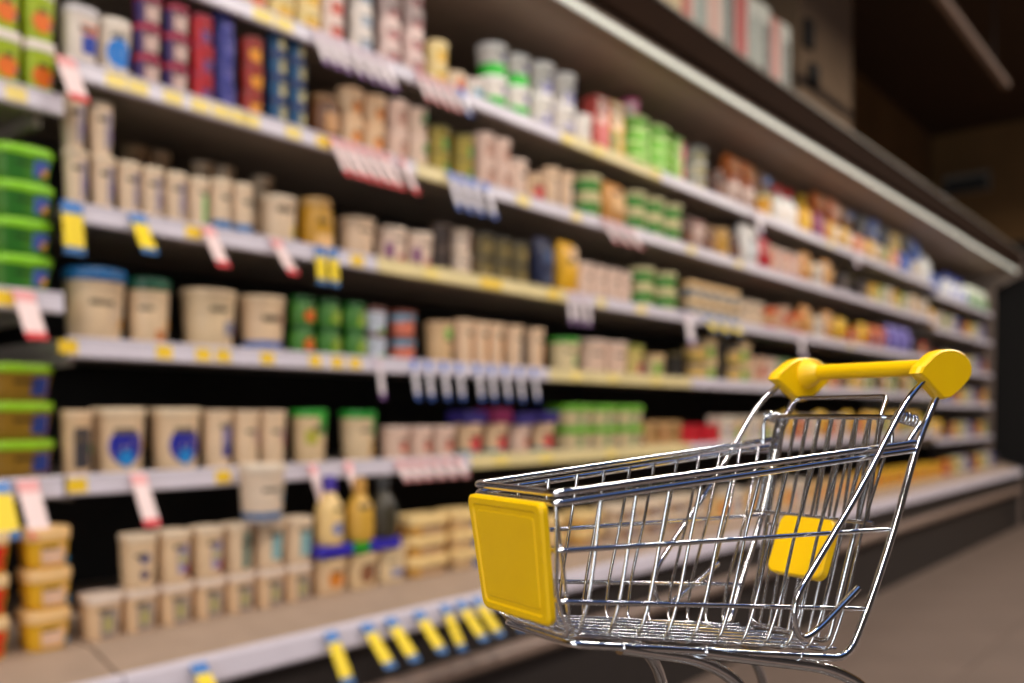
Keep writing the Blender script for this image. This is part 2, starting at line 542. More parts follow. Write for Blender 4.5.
# cross wires: down one side, under the basket, up the other
for k in range(12):
    a0 = 1.5 + 12.15 * k
    at = a0 + 2.5 + 0.165 * a0          # the wires lean back towards the top
    ab = a0 - 2.0 - 0.03 * a0
    if k == 0:
        at, ab = 1.2, 9.0
    pts = []
    for s in (1, -1):
        seg_ = [(at, s * (rim_h(at) - 1.6), rim_z(at) - 0.5), (at + (a0 - at) * 0.5, s * (mid_h(a0) - 1.0), mid_z(a0)), (a0, s * (low_h(a0) - 0.9), low_z(a0)),
                (ab, s * (bot_h(ab) - 0.5), bot_z(ab) + 0.9)]
        pts += seg_ if s == 1 else seg_[::-1]
    wire('cross_wire', pts, 0.62, rad=[0, 6, 9, 5, 5, 9, 6, 0], seg=8)
# long wires: down the front, then along the basket floor
for k in range(7):
    h = -18.0 + 6.0 * k
    wire('long_wire', [(1.0, h * 1.12, rim_z(0) - 1), (9.0, h, bot_z(9) + 2.0), (137, h * 1.30, bot_z(137) + 2.0)], 0.62, rad=5, seg=8)
# posts: from the handle down to the floor of the basket and forward as bottom rails
for s in (1, -1):
    wire('post', [(198, s * 34.5, 17), (190.8, s * 34.5, 8.0), (176.5, s * 33.8, -12.2), (164, s * 31.8, -45.2), (147, s * 30.9, -74.5), (137, s * 29.0, -92.6),
                  (122, s * 25.8, bot_z(122) - 1.0), (112, s * 25.0, bot_z(112) - 1.0)], 1.45, rad=[0, 6, 14, 20, 12, 9, 6, 0])
    wire('side_hook', [(187, s * 34.8, 18.5), (179.0, s * 35.0, 13.6), (165.0, s * 35.6, 5.0), (135.2, s * 35.0, -28.0), (95.0, s * 34.2, -66.0), (99.0, s * 34.0, -79.5),
                       (110, s * 34.0, -77.5), (135.8, s * 33.8, -65.0)], 1.22, rad=[0, 6, 9, 14, 10, 8, 8, 0])
wire('bottom_rail', [(114, 25.0, bot_z(114) - 1.0), (10, 18.4, bot_z(10) - 0.9), (10, -18.4, bot_z(10) - 0.9), (114, -25.0, bot_z(114) - 1.0)], 1.35, rad=5)
# handle
bar = MB()
bar.tube([Q(196, h, z) for h, z in ((33, 20.0), (27, 20.0), (-27, 20.0), (-33, 20.0))], [3.7 * mm, 3.5 * mm, 3.5 * mm, 3.7 * mm], 20)
bar = bar.build('handle_bar', YEL, cart)
K = [(180.1, 22.2), (183.9, 24.4), (188.6, 26.2), (193.3, 27.0), (198.9, 27.4), (204.6, 27.1), (209.5, 25.8), (213.7, 23.4), (215.7, 20.4), (215.4, 17.4), (212.9, 14.8),
     (206.2, 10.9), (197.8, 7.0), (194.1, 6.4), (191.3, 6.5), (184.7, 10.1), (178.2, 14.0), (172.8, 16.6), (175.0, 19.4)]
for s in (1, -1):
    b = MB()
    pl = K if s == 1 else K[::-1]
    b.prism(pl, lambda u_, v_, t, s=s: Q(u_, s * t, v_), 31.6, 37.2, bev=1.9)
    b.tube([Q(196, s * 33, 19.4), Q(196, s * 29.5, 19.6), Q(196, s * 24.5, 20.0)], [7.6 * mm, 6.4 * mm, 3.45 * mm], 18)
    b.build('handle_knob', YEL, cart)
# front panel with a raised border
pn = MB()
def panel_pt(u_, v_, t):
    # u across (-1..1), v down (0..1), t outwards in mm
    a = -3.2 + 5.2 * v_ - t
    return Q(a, u_ * (20.2 - 2.3 * v_), -26.0 - 37.8 * v_ - t * 0.13)
def rr_outline(ins, rc, n=4):
    out = []
    W, H = 1 - ins / 20.0, (ins / 38.0, 1 - ins / 38.0)
    ru, rv = rc / 20.0, rc / 38.0
    for cx, cy, a0 in ((W - ru, H[0] + rv, -90), (W - ru, H[1] - rv, 0), (-W + ru, H[1] - rv, 90), (-W + ru, H[0] + rv, 180)):
        for k in range(n + 1):
            t = math.radians(a0 + 90 * k / n)
            out.append((cx + ru * math.cos(t), cy + rv * math.sin(t)))
    return out
rg = []
for ins, rc, t in ((0.3, 2.4, -1.6), (0, 2.6, -1.2), (0, 2.6, 0.5), (0.8, 2.4, 1.2), (2.6, 2.0, 1.2), (3.2, 1.8, 0.7), (4.6, 1.5, 0.7), (5.0, 1.4, 1.0)):
    rg.append([panel_pt(u_, v_, t) for u_, v_ in rr_outline(ins, rc)])
pn.rings(rg[::-1], 0, False)
pn.build('front_panel', YEL, cart)
# rear gate and folded seat
gate = wire('gate_rod', [(167.0, 31.0, -1.0), (167.0, -31.0, -1.0)], 1.0)
gate.name = 'rear_gate'
gp = lambda q: (168.5 - 30.0 * q, 23.8 - 5.0 * q, -1.4 - 88.6 * q)
wire('gate_frame', [gp(0.0), gp(0.985), (gp(.985)[0], -gp(.985)[1], gp(.985)[2]), (168.5, -23.8, -1.4)], 1.1, gate, rad=4)
for k in range(7):
    h = -0.75 + 0.25 * k
    wire('gate_wire', [(gp(0)[0], gp(0)[1] * h, -1.4), (gp(.98)[0], gp(.98)[1] * h, gp(.98)[2])], 0.62, gate, seg=8)
wire('gate_wire', [(gp(.52)[0], gp(.52)[1] + 1, gp(.52)[2]), (gp(.52)[0], -gp(.52)[1] - 1, gp(.52)[2])], 0.7, gate, seg=8)
seat = wire('child_seat', [(165.5, -26.0, -0.9), (165.5, 26.0, -0.9)], 1.15)
wire('seat_frame', [(166, 23.6, -3.0), (175.5, 21.8, 7.8), (175.5, -21.8, 7.8), (166, -23.6, -3.0)], 0.95, seat, rad=3)
sp = lambda q: (165.5 - 12.5 * q, 24.0 + 2.0 * q, -1.2 - 41.2 * q)
for k in range(8):
    h = -0.86 + 0.245 * k
    wire('seat_wire', [(sp(0)[0], sp(0)[1] * h, sp(0)[2]), (sp(1)[0], sp(1)[1] * h, sp(1)[2])], 0.66, seat, seg=8)
wire('seat_rod', [(153.0, 29.5, -42.4), (153.0, -29.5, -42.4)], 0.85, seat)
for s in (1, -1):
    wire('seat_side', [(165.5, s * 24.6, -1.0), (153.0, s * 26.4, -42.4)], 0.95, seat)
b = MB()
def plate_pt(u_, v_, t):
    return Q(154.6 - 10.8 * v_ - t * 0.9, u_ * 13.2, -43.2 - 23.2 * v_ + t * 0.42)
pr = []
for ins, rc, t in ((0.6, 3.4, -2.6), (0, 3.6, -2.0), (0, 3.6, 1.8), (0.6, 3.2, 2.4)):
    o = []
    W, H0, H1, ru, rv = 1 - ins / 13, ins / 25, 1 - ins / 25, rc / 13, rc / 25
    for cx, cy, a0 in ((W - ru, H0 + rv, -90), (W - ru, H1 - rv, 0), (-W + ru, H1 - rv, 90), (-W + ru, H0 + rv, 180)):
        for k in range(5):
            t_ = math.radians(a0 + 22.5 * k)
            o.append(plate_pt(cx + ru * math.cos(t_), cy + rv * math.sin(t_), t))
    pr.append(o)
b.rings(pr[::-1], 0, False)
tag(b.build('seat_plate', YEL, seat), 'yellow plastic seat plate')
# coil springs by the posts
for s in (1, -1):
    b = MB()
    pts = []
    for k in range(61):
        t = k / 60
        ang = t * 2 * math.pi * 5
        pts.append(Q(167 + 13 * t, s * (31.5 + 2.1 * math.cos(ang)), -0.4 - 2.0 * t + 2.1 * math.sin(ang)))
    b.tube(pts, 0.65 * mm, 6)
    b.tube(rounded([Q(168, s * 31, 0.5), Q(163.5, s * 31.0, -2), Q(163, s * 31.0, -13)], 4 * mm), 0.9 * mm, 8)
    b.tube([Q(180, s * 33.4, -3.5), Q(173, s * 32.4, -10.5)], 1.1 * mm, 8)
    b.build('hinge_spring', CHROME, cart)
# chassis, legs, casters
for s in (1, -1):
    wire('front_leg', [(28, s * 19.3, bot_z(28) - 1.2), (66, s * 19.2, -83.6), (85, s * 21.5, -95.0), (94, s * 24.0, -116), (94, s * 24.0, -141)], 2.3, rad=12)
    wire('rear_leg', [(64, s * 21.6, bot_z(64) - 1.2), (131, s * 24.5, -96.2), (153, s * 27.5, -107.5), (162, s * 28.5, -124), (162, s * 28.5, -141)], 2.3, rad=12)
    for (a, h, nm) in ((94, 24.0, 'caster'), (162, 28.5, 'caster')):
        b = MB()
        b.tube([Q(a, s * h, -138), Q(a, s * h, -141.5)], 3.0 * mm, 12)
        for q in (-1, 1):
            y0 = s * h + q * 4.2
            p0, p1 = Q(a + 2.5, y0 + 0.6, -155), Q(a - 3.5, y0 - 0.6, -140)
            b.box((min(p0[0], p1[0]), min(p0[1], p1[1]), p0[2]), (max(p0[0], p1[0]), max(p0[1], p1[1]), p1[2]))
        b.box(tuple(Vector(Q(a - 3.5, s * h + 4.5, -142))), tuple(Vector(Q(a + 2.5, s * h - 4.5, -140))))
        fk = b.build('caster', CHROME, cart)
        b = MB()
        b.tube([Q(a, s * h - 3.0, -151.5), Q(a, s * h - 2.4, -151.5), Q(a, s * h + 2.4, -151.5), Q(a, s * h + 3.0, -151.5)], [7.6 * mm, 8.45 * mm, 8.45 * mm, 7.6 * mm], 24)
        b.tube([Q(a, s * h - 4.6, -151.5), Q(a, s * h + 4.6, -151.5)], 1.5 * mm, 8)
        b.build('wheel', RUBBER, fk)
# small display stand that carries the cart (below the picture)
pc = C0 + EL * 0.118
st = empty('display_stand', (pc.x, pc.y, 0))
zt = EYE + BASE
b = MB(); b.lathe([(0.108, zt - 0.022), (0.112, zt - 0.018), (0.112, zt - 0.004), (0.108, zt)], 40); b.build('top', mat((60, 48, 40), rough=0.5), st)
b = MB(); b.lathe([(0.03, 0.015), (0.022, 0.05), (0.02, zt - 0.06), (0.05, zt - 0.022)], 20); b.build('column', mat((50, 50, 52), rough=0.4), st)
b = MB(); b.lathe([(0.15, 0.0), (0.15, 0.008), (0.14, 0.014), (0.03, 0.02)], 36); b.build('base', mat((50, 50, 52), rough=0.4), st)
tag(st, 'slim round display stand under the small shopping cart', 'stand')

# ------------------------------------------------------------------ goods
CW = (220, 194, 164)          # creamy white pots
WH = (232, 222, 212)
DK = (46, 38, 34)


def sect(shape, w, d, k, z, seg):
    """one horizontal ring of a pack, scaled by k"""
    if shape in ('round', 'bottle'):
        return [(k * w / 2 * math.cos(2 * math.pi * i / seg), k * w / 2 * math.sin(2 * math.pi * i / seg), z) for i in range(seg)]
    hw, hd = w / 2 * k, d / 2 * k
    rc = {'rtub': 0.30, 'box': 0.05, 'pouch': 0.22}[shape] * min(w, d) * k
    out = []
    n = {'rtub': 3, 'box': 1, 'pouch': 2}[shape]
    for cx, cy, a0 in ((hw - rc, -hd + rc, -90), (hw - rc, hd - rc, 0), (-hw + rc, hd - rc, 90), (-hw + rc, -hd + rc, 180)):
        for q in range(n + 1):
            t = math.radians(a0 + 90 * q / n)
            out.append((cx + rc * math.cos(t), cy + rc * math.sin(t), z))
    return out


def make_type(key, t, seg):
    """meshes of one kind of pack: body, lid, prints; all facing -Y with the base at z = 0"""
    sh, w, h = t['s'], t['w'], t['h']
    d = t.get('d', w)
    lh = t.get('lh', 0.008 if t.get('lid') else 0.0)
    hb = h - lh
    tp = t.get('tp', 0.86)
    if sh == 'bottle':
        prof = [(0.86, 0), (0.97, 0.006), (1.0, 0.02), (1.0, hb * 0.58), (0.92, hb * 0.70), (0.55, hb * 0.86), (0.42, hb * 0.92), (0.40, hb)]
    elif sh == 'pouch':
        prof = [(0.90, 0), (1.0, h * 0.08), (1.0, hb * 0.5), (0.97, hb * 0.8), (0.9, hb * 0.93), (0.86, hb)]
    elif sh == 'box':
        prof = [(0.99, 0), (1.0, 0.002), (1.0, hb - 0.002), (0.99, hb)]
    elif t.get('jar'):
        prof = [(0.93, 0), (1.0, 0.005), (1.0, hb * 0.80), (0.93, hb * 0.92), (0.84, hb)]
    else:
        prof = [(tp * 0.95, 0), (tp, 0.004), ((tp + 1) / 2, hb * 0.5), (0.985, hb - 0.006), (1.0, hb - 0.004), (1.0, hb)]
    def kat(z):
        for (k0, z0), (k1, z1) in zip(prof, prof[1:]):
            if z0 <= z <= z1:
                return k0 + (k1 - k0) * (z - z0) / max(1e-6, z1 - z0)
        return prof[-1][0]
    b = MB()
    sm = sh in ('round', 'bottle', 'rtub', 'pouch')
    if sh == 'pouch':
        rr = []
        for k, z in prof:
            q = math.sin(math.pi * min(1, (z / hb) * 0.92 + 0.08)) ** 0.5 if z < hb else 0.12
            rr.append([(x, y * max(0.14, q), zz) for x, y, zz in sect(sh, w, d, k, z, seg)])
        b.rings(rr, 0, True)
    else:
        b.rings([sect(sh, w, d, k, z, seg) for k, z in prof], 0, sm)
    parts = [('body', b, mat(t['c'], rough=t.get('ro', 0.42), var=0.06, scale=30))]
    if t.get('lid'):
        b = MB()
        if sh == 'bottle':
            kk = 0.46
            pl = [(kk, hb - 0.006), (kk, h - 0.002), (kk * 0.9, h)]
        elif t.get('jar'):
            pl = [(0.88, hb - 0.001), (0.90, hb + 0.001), (0.90, h - 0.002), (0.86, h)]
        else:
            pl = [(1.03, hb - 0.003), (1.045, hb - 0.001), (1.045, h - 0.003), (1.02, h - 0.001), (0.93, h - 0.001), (0.91, h - 0.0025)]
        b.rings([sect(sh, w, d, k, z, seg) for k, z in pl], 0, sm)
        parts.append(('cap' if sh == 'bottle' else 'lid', b, mat(t['lid'], rough=0.4, var=0.05, scale=30)))
    rnd = random.Random(key)
    prints = list(t.get('p', ()))
    if h > 0.05 and t['cat'] not in ('tray',):
        dark = tuple(int(v * 0.45) for v in t['c'])
        acc = rnd.choice([(60, 70, 140), (176, 60, 60), (80, 130, 70), (214, 150, 50), (120, 80, 130), (60, 120, 150), dark, dark])
        u0 = rnd.uniform(-.42, -.1)
        z0 = rnd.uniform(.55, .75)
        prints.append(('r', u0, u0 + rnd.uniform(.3, .5), z0, z0 + rnd.uniform(.07, .12), dark))
        u0 = rnd.uniform(.25, .45)
        z0 = rnd.uniform(.12, .4)
        prints.append(('r', u0, u0 + rnd.uniform(.12, .25), z0, z0 + rnd.uniform(.12, .3), acc))
    for ip, pr in enumerate(prints):
        b = MB()
        ofs = 0.0006 + 0.0002 * ip
        kind, cc = pr[0], pr[-1]
        if kind == 'band':                     # printed sleeve all round, z0..z1 as fractions
            z0, z1 = pr[1] * hb, pr[2] * hb
            e = 1 + 0.0012 / w
            b.rings([sect(sh, w, d, kat(z0) * e, z0, seg), sect(sh, w, d, kat((z0 + z1) / 2) * e, (z0 + z1) / 2, seg), sect(sh, w, d, kat(z1) * e, z1, seg)], 0, sm)
        elif kind == 'disc':                   # round emblem on the front
            zc, R = pr[1] * hb, pr[2] * w
            rows = [(0.02, ), (0.55, ), (1.0, )]
            ring = []
            for (q,) in rows:
                row = []
                for i in range(16):
                    a = 2 * math.pi * i / 16
                    uu, zz = R * q * math.cos(a), zc + R * q * math.sin(a)
                    row.append(surf(sh, w, d, kat(min(max(zz, 0), hb)), uu, zz, ofs))
                ring.append(row)
            b.rings(ring[::-1], 0, True, cap0=False)
        else:                                  # rectangular print: u0, u1 (fraction of w), z0, z1
            u0, u1, z0, z1 = pr[1] * w, pr[2] * w, pr[3] * hb, pr[4] * hb
            if sh in ('box', 'rtub', 'pouch'):
                lim = 0.47 if sh == 'box' else 0.36
                u0, u1 = max(u0, -lim * w), min(u1, lim * w)
            vv, ff = [], []
            nn = 5
            for j in range(3):
                zz = z0 + (z1 - z0) * j / 2
                for i in range(nn):
                    uu = u0 + (u1 - u0) * i / (nn - 1)
                    vv.append(surf(sh, w, d, kat(zz), uu, zz, ofs))
            for j in range(2):
                for i in range(nn - 1):
                    ff.append((j * nn + i, j * nn + i + 1, (j + 1) * nn + i + 1, (j + 1) * nn + i))
            b.add(vv, ff, 0, True)
        parts.append(('printed_label', b, mat(cc, rough=0.45, var=0.12, scale=60)))
    return parts


def surf(sh, w, d, k, u_, z, off):
    """point on the front face, u_ metres along the surface from the middle"""
    if sh in ('round', 'bottle'):
        r = w / 2 * k
        a = -math.pi / 2 + u_ / (w / 2)
        return ((r + off) * math.cos(a), (r + off) * math.sin(a), z)
    return (u_ * k, -d / 2 * k - off - 0.0004, z)


T = {}


def typ(key, desc, cat, s, w, h, c, **kw):
    T[key] = dict(desc=desc, cat=cat, s=s, w=w, h=h, c=c, **kw)


BLU = (24, 60, 160)
# near and middle pots
typ('limetub', 'green tub with lime lid', 'tub', 'rtub', .105, .0665, (70, 130, 40), lid=(134, 204, 24), lh=.014, p=[('r', .12, .36, .25, .8, (70, 90, 170)), ('r', -.4, -.05, .1, .9, (40, 110, 30))])
typ('peachtub', 'peach tub with pale lid', 'tub', 'rtub', .105, .0665, (216, 150, 120), lid=(220, 190, 150), lh=.012, p=[('r', -.2, .4, .3, .7, (190, 90, 40))])
typ('olivetub', 'olive brown tub with lime lid', 'tub', 'rtub', .115, .070, (140, 104, 24), lid=(140, 190, 20), lh=.014, p=[('r', .12, .38, .2, .8, (40, 60, 130))])
typ('creamjar', 'white tub with yellow sleeve', 'tub', 'rtub', .10, .072, (236, 206, 120), lid=(232, 220, 196), lh=.012, p=[('band', .05, .6, (224, 180, 20))])
typ('leafbox', 'green and orange tub with white lid', 'tub', 'rtub', .054, .0995, (160, 180, 30), lid=(226, 214, 204), lh=.016, p=[('disc', .40, .36, (226, 110, 24))])
typ('yeltub', 'yellow tub with tan lid', 'tub', 'rtub', .074, .072, (226, 172, 30), lid=(232, 190, 130), lh=.020, p=[('r', -.25, .3, .15, .75, (230, 190, 160))])
typ('redyeltub', 'yellow tub with red print', 'tub', 'rtub', .074, .072, (226, 176, 26), lid=(232, 200, 150), lh=.018, p=[('r', -.3, .4, .15, .9, (206, 30, 24))])
typ('bluesq', 'white tub with blue and orange print', 'tub', 'rtub', .062, .115, (222, 208, 196), lid=(200, 194, 196), lh=.012, p=[('r', -.1, .46, .25, .58, (30, 62, 160)), ('r', -.1, .46, .6, .78, (224, 120, 90))])
typ('bluedisc', 'white tub with big bright blue emblem', 'tub', 'round', .064, .115, (224, 210, 194), lid=(226, 214, 200), lh=.012, p=[('disc', .45, .45, (20, 120, 206))])
typ('crim', 'crimson and violet yogurt pot', 'yogurt pot', 'round', 0.054, .062, (110, 40, 70), lid=(176, 40, 70), lh=.007, p=[('r', -.25, .35, .15, .8, (200, 170, 160)), ('r', -.7, -.35, .1, .85, (60, 50, 110))])
typ('redpot', 'bright red yogurt pot', 'yogurt pot', 'round', 0.050, .062, (190, 24, 36), lid=(150, 30, 60), lh=.006, p=[('r', -.2, .3, .1, .5, (90, 60, 120))])
typ('violet', 'violet blue yogurt pot', 'yogurt pot', 'round', 0.046, .053, (44, 50, 130), lid=(60, 60, 140), lh=.006, p=[('r', -.2, .4, .3, .8, (96, 92, 170))])
typ('sunset', 'red and orange yogurt pot', 'yogurt pot', 'round', 0.050, .060, (170, 50, 40), lid=(130, 50, 44), lh=.006, p=[('disc', .4, .34, (230, 150, 30)), ('r', .35, .7, .2, .8, (120, 110, 160))])
typ('teal', 'teal blue yogurt pot', 'yogurt pot', 'round', 0.046, .053, (30, 84, 128), lid=(24, 60, 100), lh=.006, p=[('r', -.15, .3, .3, .9, (190, 180, 130)), ('band', .02, .2, (60, 56, 110))])
typ('navy', 'dark navy yogurt pot', 'yogurt pot', 'round', .066, .056, (34, 40, 66), lid=(40, 46, 74), lh=.006, p=[('r', -.2, .3, .2, .6, (60, 70, 100))])
typ('brownjar', 'brown glass dessert jar', 'jar', 'round', .075, .110, (110, 66, 34), lid=(150, 110, 70), lh=.016, jar=1, p=[('r', -.2, .35, .2, .7, (190, 140, 90))])
typ('goldjar', 'golden honey coloured jar', 'jar', 'round', .085, .125, (190, 140, 30), lid=(190, 150, 90), lh=.020, jar=1, p=[('r', -.3, .3, .05, .35, (226, 180, 120))])
typ('peachcup', 'cream cup with orange print', 'yogurt cup', 'round', .066, .075, (226, 190, 150), lid=(220, 180, 140), lh=.006, p=[('disc', .4, .25, (216, 130, 50))])
typ('pinkcup', 'pinkish white cup', 'yogurt cup', 'round', .066, .080, (224, 192, 174), lid=(216, 190, 176), lh=.006, p=[('r', -.2, .3, .2, .7, (190, 140, 120))])
typ('pinkgreen', 'pinkish white cup with green mark', 'yogurt cup', 'round', .066, .080, (224, 196, 174), lid=(216, 190, 176), lh=.006, p=[('r', .0, .4, .5, .9, (70, 150, 60))])
typ('olivepot', 'olive yellow pot', 'yogurt pot', 'round', .070, .066, (170, 150, 60), lid=(120, 110, 50), lh=.006, p=[('r', -.1, .3, .1, .5, (70, 150, 60)), ('r', .3, .6, .2, .7, (170, 90, 80))])
typ('redgrey', 'white cup with red print', 'yogurt cup', 'round', .064, .058, (230, 206, 196), lid=(226, 210, 204), lh=.006, p=[('r', -.3, .4, .2, .8, (200, 96, 80))])
typ('greycup', 'white cup with grey blue print', 'yogurt cup', 'round', .064, .058, (226, 214, 204), lid=(220, 210, 204), lh=.006, p=[('r', -.3, .4, .25, .75, (150, 160, 176))])
typ('rosecup', 'pale pink cup', 'yogurt cup', 'round', .064, .058, (226, 196, 188), lid=(226, 204, 198), lh=.006, p=[('r', -.3, .4, .25, .65, (176, 110, 110))])
typ('yelcup', 'yellow and cream cup', 'yogurt cup', 'round', .068, .062, (230, 206, 140), lid=(226, 200, 150), lh=.006, p=[('r', -.3, .4, .1, .6, (226, 176, 60))])
typ('orangecup', 'cream cup with bright orange print', 'yogurt cup', 'round', .066, .060, (232, 208, 180), lid=(226, 200, 170), lh=.006, p=[('disc', .45, .3, (226, 110, 50))])
typ('tealcup', 'white cup with pale teal print', 'yogurt cup', 'round', .068, .062, (226, 216, 208), lid=(220, 200, 190), lh=.006, p=[('r', -.3, .5, .1, .6, (110, 176, 200))])
typ('greenwhite', 'white tub with bright green lower band', 'tub', 'round', .092, .098, WH, lid=(236, 232, 230), lh=.010, p=[('band', .03, .42, (40, 190, 40)), ('r', .0, .3, .55, .85, (120, 110, 190))])
typ('bluewhite', 'white tub with deep blue print', 'tub', 'round', .092, .105, WH, lid=(236, 232, 230), lh=.010, p=[('r', -.4, .5, .08, .48, (40, 50, 170)), ('r', .1, .4, .6, .85, (120, 120, 190))])
typ('whitered', 'white tub with small red mark', 'tub', 'round', .085, .10, WH, lid=(226, 220, 214), lh=.010, p=[('r', .2, .5, .2, .8, (206, 80, 80))])
typ('redtall', 'tall red and white carton', 'carton', 'box', .080, .185, (200, 84, 76), d=.07, p=[('r', -.4, .1, .5, .95, (230, 200, 180))])
typ('creamtall', 'tall cream and gold carton with green foot', 'carton', 'box', .080, .190, (226, 170, 60), d=.07, p=[('r', -.48, .2, .5, .97, (236, 208, 176)), ('r', -.48, -.1, .03, .45, (50, 130, 50))])
typ('limeflat', 'flat lime green and white tub', 'tub', 'rtub', .110, .046, (110, 206, 50), lid=(210, 230, 150), lh=.014)
typ('magpot', 'magenta and white cup', 'yogurt cup', 'round', .070, .070, (226, 200, 200), lid=(216, 60, 140), lh=.012, p=[('r', -.2, .5, .1, .8, (210, 40, 130))])
typ('limemag', 'lime carton with magenta edge', 'carton', 'box', .085, .17, (130, 180, 50), d=.07, p=[('r', .15, .48, .1, .95, (206, 60, 90))])
typ('greytub', 'grey white tub', 'tub', 'round', .10, .060, (200, 190, 170), lid=(150, 150, 146), lh=.010, p=[('r', -.4, .4, .2, .7, (176, 160, 90))])
typ('darkjar', 'dark brown jar', 'jar', 'round', .085, .12, (80, 46, 30), lid=(90, 60, 46), lh=.016, jar=1, p=[('r', -.3, .3, .2, .6, (130, 80, 50))])
typ('amberpack', 'orange brown pouch', 'pouch', 'pouch', .120, .105, (190, 100, 40), d=.06, p=[('r', -.3, .3, .3, .7, (220, 140, 70))])
typ('bluepack', 'blue and tan pouch', 'pouch', 'pouch', .120, .105, (150, 110, 80), d=.06, p=[('r', -.4, .4, .45, .85, (90, 110, 170))])
typ('pinkjar', 'pale pink and brown jar', 'jar', 'round', .085, .12, (200, 170, 156), lid=(160, 110, 96), lh=.016, jar=1, p=[('r', -.3, .3, .1, .4, (110, 60, 46))])
typ('yelpot', 'golden yellow tub', 'tub', 'round', .10, .11, (226, 160, 40), lid=(190, 190, 150), lh=.012, p=[('r', -.3, .4, .1, .5, (230, 190, 120))])
typ('milkred', 'white bottle with red cap', 'bottle', 'bottle', .10, .19, (236, 230, 224), lid=(220, 50, 50), lh=.03, p=[('r', -.3, .4, .15, .5, (226, 206, 190))])
typ('juice', 'yellow bottle', 'bottle', 'bottle', .10, .20, (226, 166, 20), lid=(216, 170, 40), lh=.03, p=[('r', -.3, .4, .2, .5, (230, 190, 60))])
typ('purpack', 'purple and red pouch', 'pouch', 'pouch', .13, .14, (150, 60, 100), d=.07, p=[('r', -.4, .0, .1, .5, (90, 30, 100)), ('r', .05, .45, .05, .5, (206, 40, 50))])
typ('goldpack', 'gold and white pouch', 'pouch', 'pouch', .13, .13, (220, 170, 60), d=.07, p=[('r', -.3, .3, .3, .8, (226, 206, 190))])
typ('coralpack', 'coral orange pouch', 'pouch', 'pouch', .14, .12, (226, 140, 100), d=.07, p=[('r', -.3, .3, .2, .6, (232, 180, 150))])
typ('greenpack', 'green and tan pouch', 'pouch', 'pouch', .14, .12, (190, 160, 110), d=.07, p=[('r', -.3, .3, .4, .9, (90, 150, 80))])
typ('cobalt', 'cobalt blue pouch', 'pouch', 'pouch', .15, .14, (40, 80, 170), d=.07, p=[('r', -.3, .3, .2, .6, (90, 120, 190))])
typ('whitepack', 'tall white pouch', 'pouch', 'pouch', .15, .19, (230, 226, 220), d=.07, p=[('r', -.2, .3, .2, .6, (206, 210, 214))])
typ('whiteblue', 'white jug with blue print', 'bottle', 'bottle', .14, .20, (232, 230, 230), lid=(60, 80, 180), lh=.04, p=[('disc', .35, .3, (90, 110, 200))])
typ('leafpack', 'white and leaf green pouch', 'pouch', 'pouch', .15, .17, (220, 226, 206), d=.07, p=[('r', -.3, .4, .05, .5, (60, 150, 60))])
typ('stripecup', 'creamy white cup with grey violet stripe', 'yogurt cup', 'round', .045, .108, CW, lid=(226, 206, 178), lh=.007, tp=.80, p=[('r', .02, .32, .15, .85, (150, 140, 160))])
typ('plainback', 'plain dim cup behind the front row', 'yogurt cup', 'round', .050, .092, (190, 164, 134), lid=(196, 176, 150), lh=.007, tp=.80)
typ('greenstripe', 'creamy white cup with green stripe', 'yogurt cup', 'round', .046, .108, CW, lid=(226, 206, 178), lh=.007, tp=.80, p=[('r', .02, .36, .1, .7, (140, 190, 120))])
typ('bluefoot', 'creamy white cup with blue foot', 'yogurt cup', 'round', .048, .116, CW, lid=(226, 206, 178), lh=.006, tp=.90, p=[('band', .0, .22, (40, 110, 170)), ('r', .1, .3, .35, .8, (206, 186, 160))])
typ('bluetop', 'creamy white cup with blue lid', 'yogurt cup', 'round', .056, .114, CW, lid=(30, 96, 156), lh=.014, tp=.86, p=[('band', .0, .14, (40, 110, 170))])
typ('whitebucket', 'plain creamy white bucket', 'tub', 'round', .088, .110, CW, lid=(216, 196, 170), lh=.010, p=[('r', .2, .5, .2, .42, (214, 200, 90))])
typ('whitetub', 'plain creamy white tub', 'tub', 'round', .092, .100, (220, 190, 160), lid=(206, 180, 150), lh=.010)
typ('magtub', 'white tub with magenta and purple spots', 'tub', 'round', .085, .095, (226, 200, 180), lid=(220, 200, 180), lh=.010, p=[('r', -.5, -.2, .1, .6, (120, 60, 110)), ('r', .0, .3, .05, .25, (190, 60, 90))])
typ('darkcup', 'dark brown cup', 'yogurt cup', 'round', .065, .065, (64, 50, 44), lid=(90, 74, 64), lh=.007)
typ('whitemag', 'white cup with magenta side', 'yogurt cup', 'round', .070, .064, (226, 204, 184), lid=(206, 184, 160), lh=.006, p=[('r', .25, .7, .1, .9, (190, 20, 110))])
typ('khaki', 'dark khaki pot', 'yogurt pot', 'round', .072, .066, (110, 96, 56), lid=(60, 56, 44), lh=.008, p=[('r', -.2, .3, .2, .6, (150, 130, 80))])
typ('navytall', 'dark navy pouch', 'pouch', 'pouch', .080, .165, (28, 34, 66), d=.06, p=[('r', -.3, .3, .5, .8, (50, 70, 110)), ('r', -.3, .2, .1, .3, (60, 70, 100))])
typ('yeltall', 'tall golden yellow pouch', 'pouch', 'pouch', .090, .17, (226, 170, 30), d=.06, p=[('r', -.1, .4, .6, .9, (226, 190, 150))])
typ('palecup', 'pale pink white tall cup', 'yogurt cup', 'round', .075, .115, (226, 196, 176), lid=(220, 196, 180), lh=.008)
typ('greenband', 'white tub with green band', 'tub', 'round', .105, .075, (220, 206, 160), lid=(200, 190, 140), lh=.010, p=[('band', .3, .85, (50, 140, 40))])
typ('tanjar', 'small jar with tan lid', 'jar', 'round', .080, .070, (120, 120, 120), lid=(220, 180, 120), lh=.024, jar=1, p=[('r', -.3, .4, .1, .6, (220, 200, 170))])
